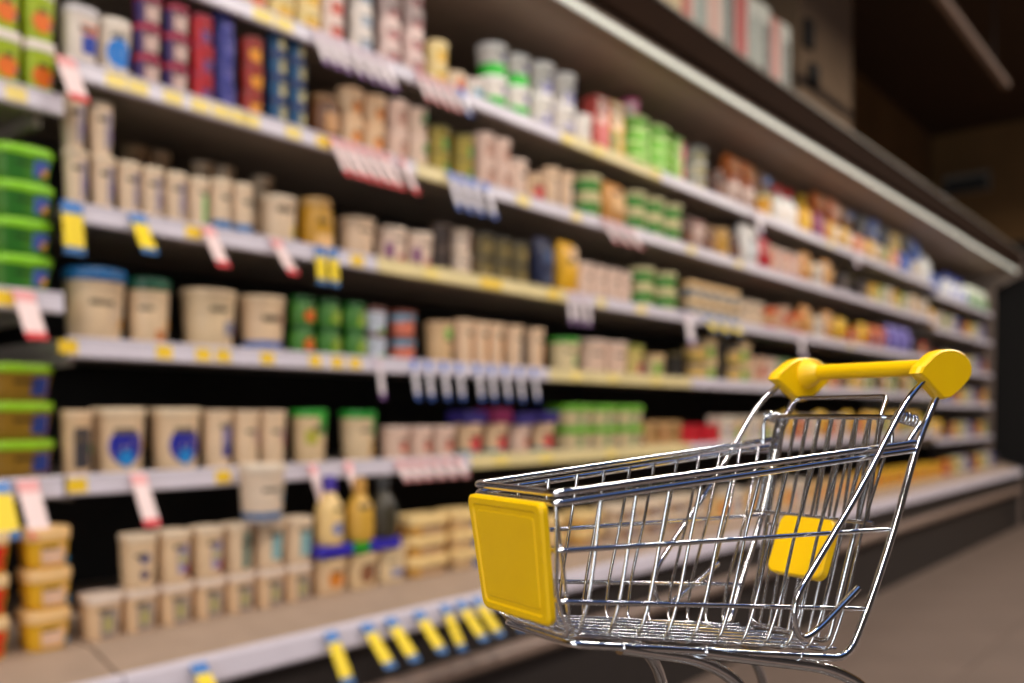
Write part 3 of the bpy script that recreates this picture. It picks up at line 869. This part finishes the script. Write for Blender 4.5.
typ('orangelid', 'cream tub with orange red lid', 'tub', 'round', .10, .10, (216, 176, 130), lid=(206, 90, 30), lh=.03, p=[('band', .02, .35, (190, 40, 60))])
typ('tanpack', 'tan orange pouch', 'pouch', 'pouch', .12, .15, (200, 140, 70), d=.06, p=[('r', -.3, .3, .3, .7, (216, 170, 110))])
typ('sunpack', 'sunny yellow pouch', 'pouch', 'pouch', .13, .13, (226, 180, 30), d=.06, p=[('r', -.3, .2, .1, .5, (190, 110, 30))])
typ('ruspack', 'rust red pouch with blue print', 'pouch', 'pouch', .12, .13, (206, 100, 40), d=.06, p=[('r', -.4, .0, .1, .6, (50, 120, 170))])
typ('lilac', 'lilac violet pouch', 'pouch', 'pouch', .13, .16, (110, 100, 180), d=.06, p=[('r', -.3, .3, .3, .7, (140, 130, 200))])
typ('bucketblue', 'large white bucket with blue lid', 'bucket', 'round', .112, .142, (222, 194, 158), lid=(30, 100, 160), lh=.022, p=[('r', .0, .4, .3, .6, (206, 180, 150))])
typ('bucketgreen', 'white bucket with dark green lid', 'bucket', 'round', .084, .135, (222, 194, 158), lid=(20, 80, 56), lh=.022, p=[('r', .0, .3, .0, .25, (190, 110, 50))])
typ('bucketwide', 'wide creamy bucket with grey print', 'bucket', 'round', .116, .128, (222, 196, 158), lid=(216, 190, 156), lh=.010, p=[('r', .05, .35, .25, .5, (130, 130, 150))])
typ('bucketbluefoot', 'wide creamy bucket with blue foot', 'bucket', 'round', .104, .128, (226, 196, 160), lid=(216, 190, 156), lh=.010, p=[('band', .0, .2, (30, 100, 180)), ('r', .1, .42, .5, .8, (190, 150, 120))])
typ('greenjar', 'green jar with yellow and red print', 'jar', 'round', .062, .068, (60, 120, 30), lid=(20, 84, 24), lh=.014, jar=1, p=[('r', .0, .5, .2, .8, (160, 176, 60)), ('disc', .4, .22, (216, 80, 24))])
typ('limejar', 'green jar with lime print', 'jar', 'round', .062, .068, (60, 120, 30), lid=(20, 84, 24), lh=.014, jar=1, p=[('r', -.1, .5, .2, .85, (150, 176, 60))])
typ('frost', 'frosty blue white cup', 'yogurt cup', 'round', .056, .066, (200, 206, 220), lid=(110, 70, 60), lh=.010, p=[('r', -.2, .4, .0, .2, (110, 160, 50))])
typ('redblue', 'salmon and teal cup', 'yogurt cup', 'round', .070, .066, (216, 120, 96), lid=(120, 60, 46), lh=.008, p=[('band', .62, .92, (90, 150, 176)), ('r', .45, .8, .2, .9, (216, 210, 214))])
typ('tantub', 'tan tub with green dot', 'tub', 'round', .082, .115, (216, 180, 134), lid=(206, 170, 130), lh=.010, p=[('disc', .78, .2, (130, 190, 90)), ('r', .1, .5, .3, .45, (190, 150, 110))])
typ('orangestripe', 'creamy tall cup with orange stripe', 'yogurt cup', 'round', .060, .128, (226, 194, 160), lid=(216, 184, 150), lh=.008, p=[('r', .08, .46, .1, .75, (220, 140, 50))])
typ('bluestripe', 'creamy tall cup with blue grey stripe', 'yogurt cup', 'round', .060, .128, (226, 194, 160), lid=(216, 184, 150), lh=.008, p=[('r', .08, .40, .1, .75, (120, 130, 150))])
typ('creamgreen', 'cream tub with green lid', 'tub', 'round', .105, .11, (226, 206, 160), lid=(80, 170, 60), lh=.014, p=[('r', .0, .4, .2, .5, (110, 170, 90))])
typ('widepale', 'wide pale pinkish tub', 'tub', 'round', .110, .115, (226, 194, 172), lid=(220, 194, 176), lh=.010)
typ('mixpot', 'yellow green pot with magenta spot', 'yogurt pot', 'round', .085, .11, (206, 186, 110), lid=(150, 150, 60), lh=.014, p=[('disc', .25, .25, (190, 40, 100)), ('r', .3, .6, .2, .7, (110, 160, 50))])
typ('creamlime', 'cream pot with lime side', 'yogurt pot', 'round', .085, .085, (222, 196, 150), lid=(206, 170, 120), lh=.010, p=[('r', -.5, -.1, .1, .7, (120, 170, 50))])
typ('blackpot', 'black pot', 'yogurt pot', 'round', .085, .10, (40, 34, 26), lid=(90, 76, 30), lh=.012)
typ('yelcream', 'cream pot with yellow foot', 'yogurt pot', 'round', .095, .075, (222, 184, 120), lid=(60, 64, 66), lh=.012, p=[('band', .0, .4, (206, 170, 40))])
typ('redcream', 'cream tub with red emblem', 'tub', 'round', .11, .12, (216, 180, 150), lid=(200, 160, 130), lh=.012, p=[('disc', .5, .3, (190, 60, 40))])
typ('sage', 'sage green tub', 'tub', 'round', .11, .12, (150, 170, 130), lid=(110, 140, 90), lh=.012, p=[('r', -.3, .3, .2, .6, (200, 200, 170))])
typ('logotub', 'creamy tub with large deep blue emblem', 'tub', 'round', .101, .130, (224, 196, 160), lid=(226, 204, 172), lh=.012, p=[('disc', .44, .37, (26, 34, 150)), ('disc', .24, .17, (30, 130, 200))])
typ('darklogo', 'creamy tub with dark printed label', 'tub', 'round', .056, .125, (214, 180, 140), lid=(216, 186, 150), lh=.012, p=[('r', -.25, .35, .1, .8, (60, 56, 60))])
typ('violetcup', 'creamy cup with tall violet label', 'yogurt cup', 'round', .062, .126, (222, 194, 160), lid=(216, 190, 160), lh=.008, p=[('r', -.05, .42, .2, .82, (130, 120, 160)), ('r', .0, .36, .2, .42, (60, 50, 130))])
typ('plaincup', 'creamy cup with faint print', 'yogurt cup', 'round', .062, .126, (222, 194, 160), lid=(216, 190, 160), lh=.008, p=[('r', .05, .35, .45, .7, (190, 160, 150))])
typ('greenflag', 'creamy tub with green leaf flag', 'tub', 'round', .085, .128, (220, 192, 150), lid=(50, 160, 50), lh=.014, p=[('r', .05, .48, .6, .99, (50, 160, 50)), ('r', -.4, .0, .4, .7, (176, 170, 60))])
typ('greenlid', 'creamy tub with bright green lid', 'tub', 'round', .090, .126, (220, 194, 156), lid=(40, 150, 50), lh=.016, p=[('r', .2, .5, .6, .99, (50, 160, 50)), ('r', .15, .5, .1, .5, (206, 160, 90))])
typ('blushpot', 'blush white pot with red dot', 'yogurt pot', 'round', .080, .085, (222, 190, 170), lid=(216, 190, 176), lh=.008, p=[('disc', .4, .18, (206, 110, 90)), ('r', .3, .5, .1, .9, (150, 110, 90))])
typ('tray', 'dark magenta tray', 'tray', 'box', .088, .045, (120, 30, 74), d=.085)
typ('indigotray', 'dark indigo tray', 'tray', 'box', .088, .035, (50, 40, 110), d=.085)
typ('redwhite', 'cream pot with red print', 'yogurt pot', 'round', .085, .09, (224, 190, 150), lid=(206, 170, 140), lh=.008, p=[('disc', .4, .3, (206, 70, 70)), ('band', .0, .16, (90, 150, 160))])
typ('creambox', 'cream tub with bright green lid', 'tub', 'rtub', .13, .075, (226, 204, 160), lid=(100, 170, 30), lh=.020, p=[('r', -.3, .0, .1, .7, (150, 170, 120))])
typ('tancarton', 'tan carton', 'carton', 'box', .12, .09, (190, 150, 100), d=.08, p=[('r', -.3, .3, .2, .8, (150, 110, 60))])
typ('redpack', 'deep red pouch', 'pouch', 'pouch', .13, .15, (180, 20, 36), d=.07, p=[('r', -.2, .2, .5, .7, (206, 150, 130))])
typ('redbox', 'deep red box', 'box', 'box', .13, .075, (190, 24, 40), d=.09)
typ('wellcup', 'creamy square cup with violet print', 'yogurt cup', 'rtub', .060, .105, (224, 194, 156), lid=(226, 204, 176), lh=.010, p=[('r', -.05, .3, .2, .8, (150, 140, 176)), ('r', .0, .25, .4, .6, (190, 180, 110))])
typ('wellblue', 'creamy square cup with dark blue marks', 'yogurt cup', 'rtub', .060, .105, (224, 194, 156), lid=(226, 204, 176), lh=.010, p=[('disc', .62, .18, (50, 66, 130)), ('disc', .28, .15, (56, 46, 96))])
typ('wellteal', 'creamy square cup with teal print', 'yogurt cup', 'rtub', .064, .105, (224, 196, 162), lid=(226, 204, 176), lh=.010, p=[('r', -.1, .3, .2, .85, (130, 176, 180))])
typ('wellgreen', 'creamy square cup with dark green stripe', 'yogurt cup', 'rtub', .060, .105, (224, 196, 162), lid=(226, 204, 176), lh=.010, p=[('r', -.05, .25, .1, .9, (70, 110, 100))])
typ('welllow', 'creamy square cup with grey window print', 'yogurt cup', 'rtub', .066, .082, (224, 190, 150), lid=(220, 200, 184), lh=.012, p=[('r', -.2, .3, .05, .8, (150, 136, 130)), ('r', -.1, .15, .2, .6, (176, 166, 100))])
typ('bigteal', 'tall white bucket with blue foot', 'bucket', 'round', .095, .125, (226, 204, 180), lid=(226, 210, 190), lh=.014, p=[('band', .0, .2, (24, 96, 150)), ('r', .1, .4, .45, .7, (196, 180, 160))])
typ('creambottle', 'cream bottle with blue mark', 'bottle', 'bottle', .066, .160, (230, 196, 130), lid=(60, 40, 150), lh=.03, p=[('disc', .3, .22, (120, 130, 180))])
typ('goldbottle', 'golden bottle', 'bottle', 'bottle', .070, .15, (206, 160, 60), lid=(190, 140, 60), lh=.03)
typ('darkbottle', 'dark green bottle', 'bottle', 'bottle', .070, .15, (56, 50, 34), lid=(40, 40, 40), lh=.03)
typ('indigobox', 'flat indigo box', 'box', 'box', .10, .024, (50, 40, 170), d=.12)
typ('greenflat', 'flat green box', 'box', 'box', .045, .024, (40, 150, 40), d=.12)
typ('creamspot', 'cream tub with orange spot', 'tub', 'rtub', .085, .085, (226, 192, 150), lid=(230, 200, 150), lh=.012, p=[('disc', .5, .25, (216, 130, 40))])
typ('creambrown', 'cream tub with brown print', 'tub', 'rtub', .085, .085, (226, 196, 150), lid=(230, 200, 150), lh=.012, p=[('disc', .5, .28, (140, 90, 60))])
typ('creamblue', 'cream tub with blue specks', 'tub', 'rtub', .090, .090, (230, 204, 160), lid=(232, 206, 160), lh=.012, p=[('r', -.2, .3, .2, .45, (140, 140, 170))])
typ('flatbutter', 'flat cream and gold pack', 'tub', 'rtub', .135, .052, (226, 176, 90), lid=(236, 204, 140), lh=.020, d=.10, p=[('r', -.3, .3, .1, .8, (206, 170, 130))])
typ('flatblue', 'flat cream and blue pack', 'tub', 'rtub', .125, .052, (224, 190, 140), lid=(236, 204, 140), lh=.018, d=.10, p=[('r', .0, .48, .1, .8, (60, 110, 176))])
typ('flatwhite', 'flat white and brown pack', 'tub', 'rtub', .135, .055, (216, 190, 160), lid=(226, 206, 180), lh=.018, d=.10, p=[('r', -.35, .1, .1, .8, (140, 90, 50)), ('r', .15, .4, .1, .6, (110, 130, 170))])
typ('sunbox', 'golden yellow box', 'box', 'box', .15, .09, (220, 170, 40), d=.10, p=[('r', -.3, .3, .2, .8, (206, 110, 40))])
typ('creamcase', 'cream box with orange print', 'box', 'box', .15, .08, (220, 180, 120), d=.10, p=[('r', -.2, .4, .2, .8, (216, 130, 50))])
typ('mixred', 'small red and cream box', 'box', 'box', .12, .09, (190, 70, 50), d=.08, p=[('r', -.3, .2, .2, .8, (220, 180, 130))])
typ('mixgreen', 'small green and cream box', 'box', 'box', .12, .10, (120, 150, 70), d=.08, p=[('r', -.3, .2, .2, .8, (222, 204, 160))])
typ('mixwhite', 'small white box', 'box', 'box', .12, .11, (220, 206, 186), d=.08, p=[('r', -.3, .2, .2, .6, (150, 140, 150))])
typ('mixdark', 'small dark box', 'box', 'box', .12, .10, (56, 48, 50), d=.08, p=[('r', -.3, .2, .2, .6, (110, 90, 80))])
typ('mixyel', 'small yellow box', 'box', 'box', .12, .10, (216, 166, 50), d=.08, p=[('r', -.3, .2, .2, .6, (206, 200, 150))])
typ('mixblue', 'small blue box', 'box', 'box', .12, .11, (60, 80, 150), d=.08, p=[('r', -.3, .2, .2, .6, (190, 190, 206))])

SHELFNAME = {'A': 'top shelf', 'B': 'second shelf', 'C': 'third shelf', 'D': 'fourth shelf', 'E': 'fifth shelf', 'W': 'bottom well',
             'a': 'upper left-end shelf', 'b': 'middle left-end shelf', 'c': 'lower left-end shelf', 'v': 'left-end well'}
# (shelf, first picture column, last column, kind or list of kinds, tiers)
R = []
def run(shelf_, *rows):
    for r in rows:
        R.append((shelf_,) + r)
run('a', (-16, 54, 'leafbox', 3))
run('b', (-46, 5, 'peachtub', 4), (5, 53, 'limetub', 4))
run('c', (-46, 5, 'creamjar', 3), (5, 62, 'olivetub', 3))
run('v', (-42, 2, 'redyeltub', 3), (2, 84, 'yeltub', 3))
run('A', (205, 240, 'redgrey', 2), (240, 264, 'orangecup', 2), (264, 316, 'yelcup', 3), (316, 343, 'redgrey', 4), (343, 376, 'greycup', 4), (376, 424, 'rosecup', 4),
    (425, 447, 'yelcup', 2), (447, 462, 'orangecup', 1), (462, 480, 'tealcup', 1), (480, 526, 'greenwhite', 2), (528, 572, 'bluewhite', 2), (573, 584, 'whitered', 1),
    (585, 600, 'redtall', 1), (601, 618, 'creamtall', 1), (621, 662, 'limeflat', 4), (664, 681, 'limemag', 1), (682, 706, 'greytub', 3), (707, 722, 'darkjar', 1),
    (723, 752, 'pinkjar+amberpack', 2), (753, 770, 'yelpot+bluepack', 2), (771, 792, 'milkred', 1), (793, 808, 'juice', 1), (809, 838, ['purpack+amberpack', 'goldpack+coralpack'], 2), (839, 850, 'goldpack+bluepack', 2),
    (851, 876, ['coralpack+mixdark', 'goldpack+mixblue'], 2), (877, 896, ['greenpack+mixdark', 'coralpack+mixyel'], 2), (897, 918, ['cobalt+mixdark', 'mixwhite+cobalt'], 2), (919, 937, ['whitepack', 'cobalt'], 1))
run('B', (58, 80, 'bluesq', 1), (82, 112, 'bluedisc', 1), (132, 186, 'crim', 3), (187, 206, 'redpot', 3), (207, 236, 'violet', 4), (237, 266, 'sunset', 3), (267, 306, 'teal', 4),
    (308, 338, 'brownjar', 1), (339, 382, 'peachcup', 2), (386, 424, ['pinkcup', 'pinkgreen'], 2), (426, 474, 'olivepot', 2), (475, 508, 'pinkcup', 2),
    (509, 521, 'palecup', 1), (522, 541, 'redwhite', 1), (542, 572, 'bluestripe', 1), (573, 599, 'greenband', 2), (600, 622, 'tanpack', 1), (623, 676, 'greenband', 2),
    (678, 700, ['darkjar', 'pinkjar'], 1), (701, 738, ['brownjar', 'goldjar', 'darkjar'], 1), (740, 752, 'whitepack', 1), (752, 764, 'redpack', 1), (766, 796, ['orangecup', 'rosecup'], 2), (798, 830, ['tanpack', 'mixwhite'], 1),
    (832, 862, ['mixdark', 'blackpot'], 1), (864, 900, ['mixyel', 'mixgreen', 'mixwhite'], 1), (902, 936, ['mixwhite', 'goldpack'], 1))
run('C', (57, 176, 'stripecup', 1), (177, 190, 'greenstripe', 1), (192, 252, 'bluefoot', 1), (260, 296, 'whitebucket', 1), (298, 334, 'goldjar', 1), (336, 376, 'whitetub', 1),
    (377, 430, 'magtub', 1), (431, 445, 'darkcup', 2), (446, 470, 'whitemag', 2), (471, 526, 'khaki', 2), (527, 556, 'navytall', 1), (557, 574, 'yeltall', 1), (575, 627, 'palecup', 1),
    (629, 674, 'greenband', 2), (684, 736, 'tanjar', 2), (738, 758, 'whitebucket', 1), (760, 796, ['orangelid', 'redcream'], 1), (798, 832, ['tanpack', 'mixwhite'], 1), (834, 866, ['sunpack', 'mixred'], 1),
    (867, 884, 'ruspack', 1), (885, 908, 'lilac', 1), (909, 936, ['mixdark', 'mixred'], 1))
run('D', (62, 125, 'bucketblue', 1), (127, 170, 'bucketgreen', 1), (180, 236, 'bucketwide', 1), (237, 286, 'bucketbluefoot', 1), (290, 314, 'greenjar', 2), (315, 366, 'limejar', 2),
    (367, 384, 'frost', 2), (386, 418, 'redblue', 2), (423, 455, 'tantub', 1), (456, 500, 'orangestripe', 1), (501, 524, 'bluestripe', 1), (525, 545, 'orangestripe', 1),
    (547, 580, 'creamgreen', 1), (581, 621, 'widepale', 1), (622, 642, 'mixpot', 1), (643, 664, 'creamlime', 1), (665, 686, 'blackpot', 1), (688, 746, ['yelcream', 'creamlime', 'blackpot'], 2),
    (748, 770, ['redcream', 'widepale'], 1), (772, 802, ['sage', 'creamgreen'], 1), (803, 850, ['mixdark', 'mixyel', 'mixred'], 1), (852, 936, ['goldpack', 'mixgreen', 'mixdark'], 1))
run('E', (60, 86, 'darklogo', 1), (87, 202, 'logotub', 1), (203, 226, 'violetcup', 1), (227, 286, 'plaincup', 1), (288, 328, 'greenflag', 1), (336, 380, 'greenlid', 1),
    (382, 452, 'blushpot', 1), (454, 552, ['redwhite+indigotray', 'redwhite+tray', 'blushpot+indigotray'], 2), (556, 634, 'creambox', 2), (636, 672, 'tancarton', 1), (674, 712, 'redbox', 1),
    (714, 780, ['mixwhite', 'creamlime'], 1), (782, 860, ['sunpack', 'mixred', 'mixwhite'], 1), (862, 936, ['goldpack', 'sunpack', 'mixgreen'], 1))
run('W', (86, 108, 'welllow', 1), (109, 144, 'welllow+wellblue', 2), (145, 212, 'welllow+wellcup', 2), (213, 230, 'welllow+wellgreen', 2), (231, 308, 'welllow+wellteal', 2),
    (312, 340, 'creamspot', 1), (341, 362, 'creambrown', 1), (363, 392, 'creamblue', 1), (393, 440, 'flatbutter', 3), (441, 480, 'flatblue', 3), (481, 520, 'flatwhite', 2), (522, 600, 'flatbutter', 2),
    (602, 700, 'flatwhite', 2), (702, 800, ['creamcase', 'mixwhite'], 1), (802, 850, 'creamcase', 1), (852, 936, 'sunbox', 1))
# the far cabinet, a few pixels per pack
mix = ['mixgreen', 'mixwhite', 'mixblue', 'mixdark', 'mixred', 'mixyel']
run('A', (940, 960, 'whiteblue', 1), (961, 982, 'leafpack', 1), (983, 992, 'mixwhite', 1))
for i_, k_ in enumerate('BCDEW'):
    run(k_, (940, 992, mix[i_:] + mix[:i_], 1))
# extra single packs standing on the front rows
EXTRA = [('C', 57, 106, 'stripecup', 1, 'stripecup'), ('A', 629, 640, 'magpot', 1, 'limeflat')]

MESH = {}


def meshes(key, far):
    kk = (key, far)
    if kk not in MESH:
        parts = make_type(key, T[key], 12 if far else 22)
        if far:
            b = MB()
            for i, (nm, q, m) in enumerate(parts):
                b.add(q.v, q.f, 0, True)
                n0 = len(b.m) - len(q.f)
                for j in range(len(q.f)):
                    b.m[n0 + j] = i
                    b.sm[n0 + j] = q.sm[j]
            MESH[kk] = [('pack', b.mesh(key, [m for _, _, m in parts]))]
        else:
            MESH[kk] = [(nm, q.mesh(nm, [m])) for nm, q, m in parts]
    return MESH[kk]


GOODS = []
OBJNAME = {'tub': 'tub', 'yogurt pot': 'yogurt_pot', 'yogurt cup': 'yogurt_cup', 'jar': 'jar', 'carton': 'carton', 'pouch': 'pouch', 'bottle': 'bottle', 'bucket': 'bucket', 'tray': 'tray', 'box': 'box'}


def place(key, x, y, z, shelf_, tier, rot=0.0):
    t = T[key]
    far = x > 4.4
    ms = meshes(key, far)
    o = link(OBJNAME[t['cat']], ms[0][1], None, (x, y, z))
    o.rotation_euler = (0, 0, rot)
    for nm, me in ms[1:]:
        link(nm, me, o)
    o['category'] = t['cat']
    GOODS.append((o, key, shelf_, tier, x))
    return o


def zbase(shelf_, x):
    if shelf_ in 'abc':
        return NEAR_Z[shelf_]
    if shelf_ in 'vW':
        return ZW
    return ZS[shelf_] - (0.05 if x > X_FAR else 0.0)


CUR = {}
ORDER = [r for r in R if r[0] not in 'abcv'] + [r for r in R if r[0] in 'abcv'][::-1]
for (sh_, xa_, xb_, key, tiers) in ORDER:
    yf = 1.625 if sh_ in 'Wv' else P0 + 0.011
    kinds = key if isinstance(key, list) else [key]
    t0 = T[kinds[0].split('+')[0]]
    d0 = t0.get('d', t0['w'])
    wmax = max(T[q]['w'] for k in kinds for q in k.split('+'))
    a, c = col_X(xa_, yf + d0 / 2), col_X(xb_, yf + d0 / 2)
    n = max(1, int((c - a) / (wmax * 1.05 + 0.0012) + 0.04))
    step = (c - a) / n
    leftward = sh_ in 'abcv'
    for i in range(n):
        x = c - step * (i + 0.5) if leftward else a + step * (i + 0.5)
        ww = max(T[q]['w'] for q in kinds[i % len(kinds)].split('+')) * 0.5225 + 0.0022
        if leftward:                       # keep neighbours clear of each other and of the cabinet ends
            x = min(x, CUR.get(sh_, X_MAIN - 0.006) - ww)
            CUR[sh_] = x - ww
        else:
            x = max(x, CUR.get(sh_, X_MAIN + 0.006) + ww)
            if x - ww < X_FAR + 0.005 and x + ww > X_FAR - 0.005:
                x = X_FAR + 0.008 + ww
            if x + ww > X_END - 0.006:
                continue
            CUR[sh_] = x + ww
        kd = kinds[i % len(kinds)].split('+')
        z = zbase(sh_, x) + 0.0004
        for ti in range(tiers):
            k = kd[min(ti, len(kd) - 1)]
            t = T[k]
            d = t.get('d', t['w'])
            rnd = random.Random(hash((sh_, round(x * 1000), ti)) & 0xffff)
            place(k, x + rnd.uniform(-.0012, .0012), yf + max(d, d0) / 2 + rnd.uniform(0, .004), z, sh_, ti, rnd.uniform(-.10, .10) if t['s'] in ('round', 'bottle') else rnd.uniform(-.02, .02))
            z += t['h'] + 0.0004
for (sh_, xa_, xb_, key, n_, under) in EXTRA:
    yf = P0 + 0.022
    a, c = col_X(xa_, yf + .03), col_X(xb_, yf + .03) + 0.012
    t, tu = T[key], T[under]
    tier = 4 if under == 'limeflat' else 1
    z = zbase(sh_, a) + 0.0004 + tier * (tu['h'] + 0.0004)
    n = max(1, int((c - a) / (t['w'] * 1.05)))
    for i in range(n):
        place(key, a + (c - a) * (i + .5) / n, yf + max(t['w'], tu['w']) / 2, z, sh_, tier)
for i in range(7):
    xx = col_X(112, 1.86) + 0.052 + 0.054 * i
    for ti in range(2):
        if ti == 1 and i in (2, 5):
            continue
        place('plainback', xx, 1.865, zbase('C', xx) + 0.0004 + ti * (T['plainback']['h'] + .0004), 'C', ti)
# packs lying on top of the goods in the well
z2 = ZW + 0.0004 + T['welllow']['h'] + T['wellteal']['h'] + 0.001
place('bigteal', col_X(262, 1.63), 1.630, z2, 'W', 2)
zc_ = ZW + 0.0008 + T['creamspot']['h']
xi = col_X(308, 1.66)
zi = max(zc_, ZW + 0.0012 + T['creamblue']['h'])
for off, k in ((0.052, 'indigobox'), (0.128, 'greenflat'), (0.204, 'indigobox')):
    place(k, xi + off, 1.678, zi, 'W', 1)
for off, k in ((0.050, 'creambottle'), (0.140, 'goldbottle'), (0.215, 'darkbottle')):
    place(k, xi + off, 1.646, zi + T['indigobox']['h'] + 0.0005, 'W', 2)

ORD = ['', 'leftmost', 'second from left', 'third from left', 'fourth from left', 'fifth from left', 'sixth from left', 'seventh from left', 'eighth from left',
       'ninth from left', 'tenth from left']
def nth(i):
    return ORD[i] if i < len(ORD) else '%d%s from left' % (i, 'th' if 10 < i % 100 < 14 else {1: 'st', 2: 'nd', 3: 'rd'}.get(i % 10, 'th'))
bykey = {}
for g in GOODS:
    bykey.setdefault((T[g[1]]['desc'], g[2]), []).append(g)
TW = {1: ['single row'], 2: ['lower row', 'upper row'], 3: ['bottom row', 'middle row', 'top row'], 4: ['bottom row', 'second row', 'third row', 'top row']}
for (desc, sh_), lst in bykey.items():
    tiers = sorted(set(g[3] for g in lst))
    for ti in tiers:
        row = sorted([g for g in lst if g[3] == ti], key=lambda g: g[4])
        for i, g in enumerate(row):
            lab = desc + (' in ' if sh_ in 'Wv' else ' on ') + SHELFNAME[sh_]
            if len(tiers) > 1:
                lab += ', ' + TW[len(tiers)][tiers.index(ti)]
            if len(row) > 1:
                lab += ', ' + nth(i + 1)
            g[0]['label'] = lab
            if len(lst) > 1:
                g[0]['group'] = desc + 's on the ' + SHELFNAME[sh_]

# ------------------------------------------------------------------ hanging price tags
TAGC = {'pink': ((236, 212, 210), (230, 160, 160), (210, 60, 66)), 'yellow': ((240, 210, 20), (60, 120, 190), (40, 100, 160)),
        'white': ((226, 214, 218), (216, 196, 206), (110, 70, 130)), 'blue': ((220, 214, 222), (90, 130, 210), (40, 80, 160)), 'rose': ((226, 204, 204), (214, 160, 160), (190, 110, 110))}
TAGM = {}


def tag_mesh(kind, wd, ln):
    k = (kind, wd, ln)
    if k not in TAGM:
        c, top, bot = TAGC[kind]
        def slab(z0, z1, t):
            b = MB(); b.box((-wd / 2, -t, -z1), (wd / 2, t, -z0)); return b
        TAGM[k] = (slab(0.0, ln, 0.0006).mesh('card', [mat(c, rough=0.5, var=0.05)]), slab(-0.012, 0.012, 0.0016).mesh('clip', [mat(top, rough=0.4, var=0.05)]),
                   slab(ln * 0.84, ln, 0.0010).mesh('printed_edge', [mat(bot, rough=0.5, var=0.05)]))
    return TAGM[k]


TAGS = []


def price_tag(xp, shelf_, kind, wd=0.040, ln=0.085, tilt=14, yaw=0):
    if shelf_ == 'W':
        y, z = PL - 0.022, ZW - 0.042
    else:
        y = P0 - 0.0125
        z = (NEAR_Z.get(shelf_) or ZS.get(shelf_)) - 0.012
    x = col_X(xp, y)
    if x > X_FAR:
        z -= 0.05
    m = tag_mesh(kind, wd, ln)
    o = link('price_tag', m[0], None, (x, y, z))
    o.rotation_euler = (math.radians(-tilt), 0, math.radians(yaw))
    for nm, me in (('clip', m[1]), ('printed_edge', m[2])):
        link(nm, me, o)
    o['category'] = 'price tag'
    TAGS.append((o, kind, shelf_, x))


for a in ((66, 'B', 'pink', .036, .105, 34), (24, 'b', 'pink', .036, .10, 36), (209, 'C', 'pink', .030, .10, 36), (277, 'C', 'pink', .028, .10, 40), (28, 'c', 'pink', .036, .105, 34),
          (139, 'E', 'pink', .032, .105, 32), (313, 'E', 'pink', .022, .10, 26), (349, 'E', 'pink', .022, .10, 26),
          (72, 'C', 'yellow', .038, .090, 8), (138, 'C', 'yellow', .032, .090, 34), (320, 'C', 'yellow', .026, .080, 6), (333, 'C', 'yellow', .026, .080, 6), (-1, 'c', 'yellow', .036, .100, 30)):
    price_tag(*a)
for x in (317, 328, 339, 352, 364, 375, 385):
    price_tag(x, 'A', 'white', .020, .095, 26)
for x in (420, 430, 440, 450):
    price_tag(x, 'A', 'rose', .022, .085, 26)
price_tag(462, 'A', 'blue', .022, .080, 24)
for x in (334, 345, 355, 366, 377, 387, 402):
    price_tag(x, 'B', 'pink', .021, .11, 32)
for x in (451, 462, 473, 486):
    price_tag(x, 'B', 'blue', .022, .105, 20)
for x in (606, 618, 630):
    price_tag(x, 'B', 'rose', .034, .09, 32)
price_tag(758, 'A', 'white', .05, .10, 8); price_tag(856, 'A', 'white', .05, .08, 8)
for x in (570, 578, 587):
    price_tag(x, 'C', 'white', .024, .095, 6)
price_tag(688, 'C', 'white', .05, .12, 10)
for x in (709, 722, 735):
    price_tag(x, 'C', 'yellow', .055, .060, 30)
price_tag(800, 'C', 'white', .05, .12, 10)
for x in (379, 414, 428, 444, 459, 478, 491, 505, 519, 534):
    price_tag(x, 'D', 'blue' if x > 400 else 'white', .015, .095, 10)
for x in (400, 411, 422, 434, 446, 458):
    price_tag(x, 'E', 'rose', .026, .055, 38)
for x in (200, 332, 368, 392, 420, 446, 462, 478, 500):
    price_tag(x, 'W', 'yellow', .030 if x != 446 else .026, .105, 46 if x not in (332, 446) else 32)
TN = {'pink': 'white price tag with red lower edge', 'yellow': 'yellow price tag with blue edges', 'white': 'plain white price tag', 'blue': 'white price tag with blue clip', 'rose': 'pale rose price tag'}
bk = {}
for t_ in TAGS:
    bk.setdefault((t_[1], t_[2]), []).append(t_)
for (kind, sh_), lst in bk.items():
    lst.sort(key=lambda q: q[3])
    rn = {'W': 'bottom rail', 'b': 'middle left-end rail', 'c': 'lower left-end rail'}.get(sh_, SHELFNAME[sh_].replace('shelf', 'shelf rail'))
    for i, t_ in enumerate(lst):
        t_[0]['label'] = TN[kind] + ' hanging from ' + rn + (', ' + nth(i + 1) if len(lst) > 1 else '')
        t_[0]['group'] = 'price tags on the ' + rn
print('GOODS', len(GOODS), 'TAGS', len(TAGS), 'OBJ', len(bpy.data.objects))
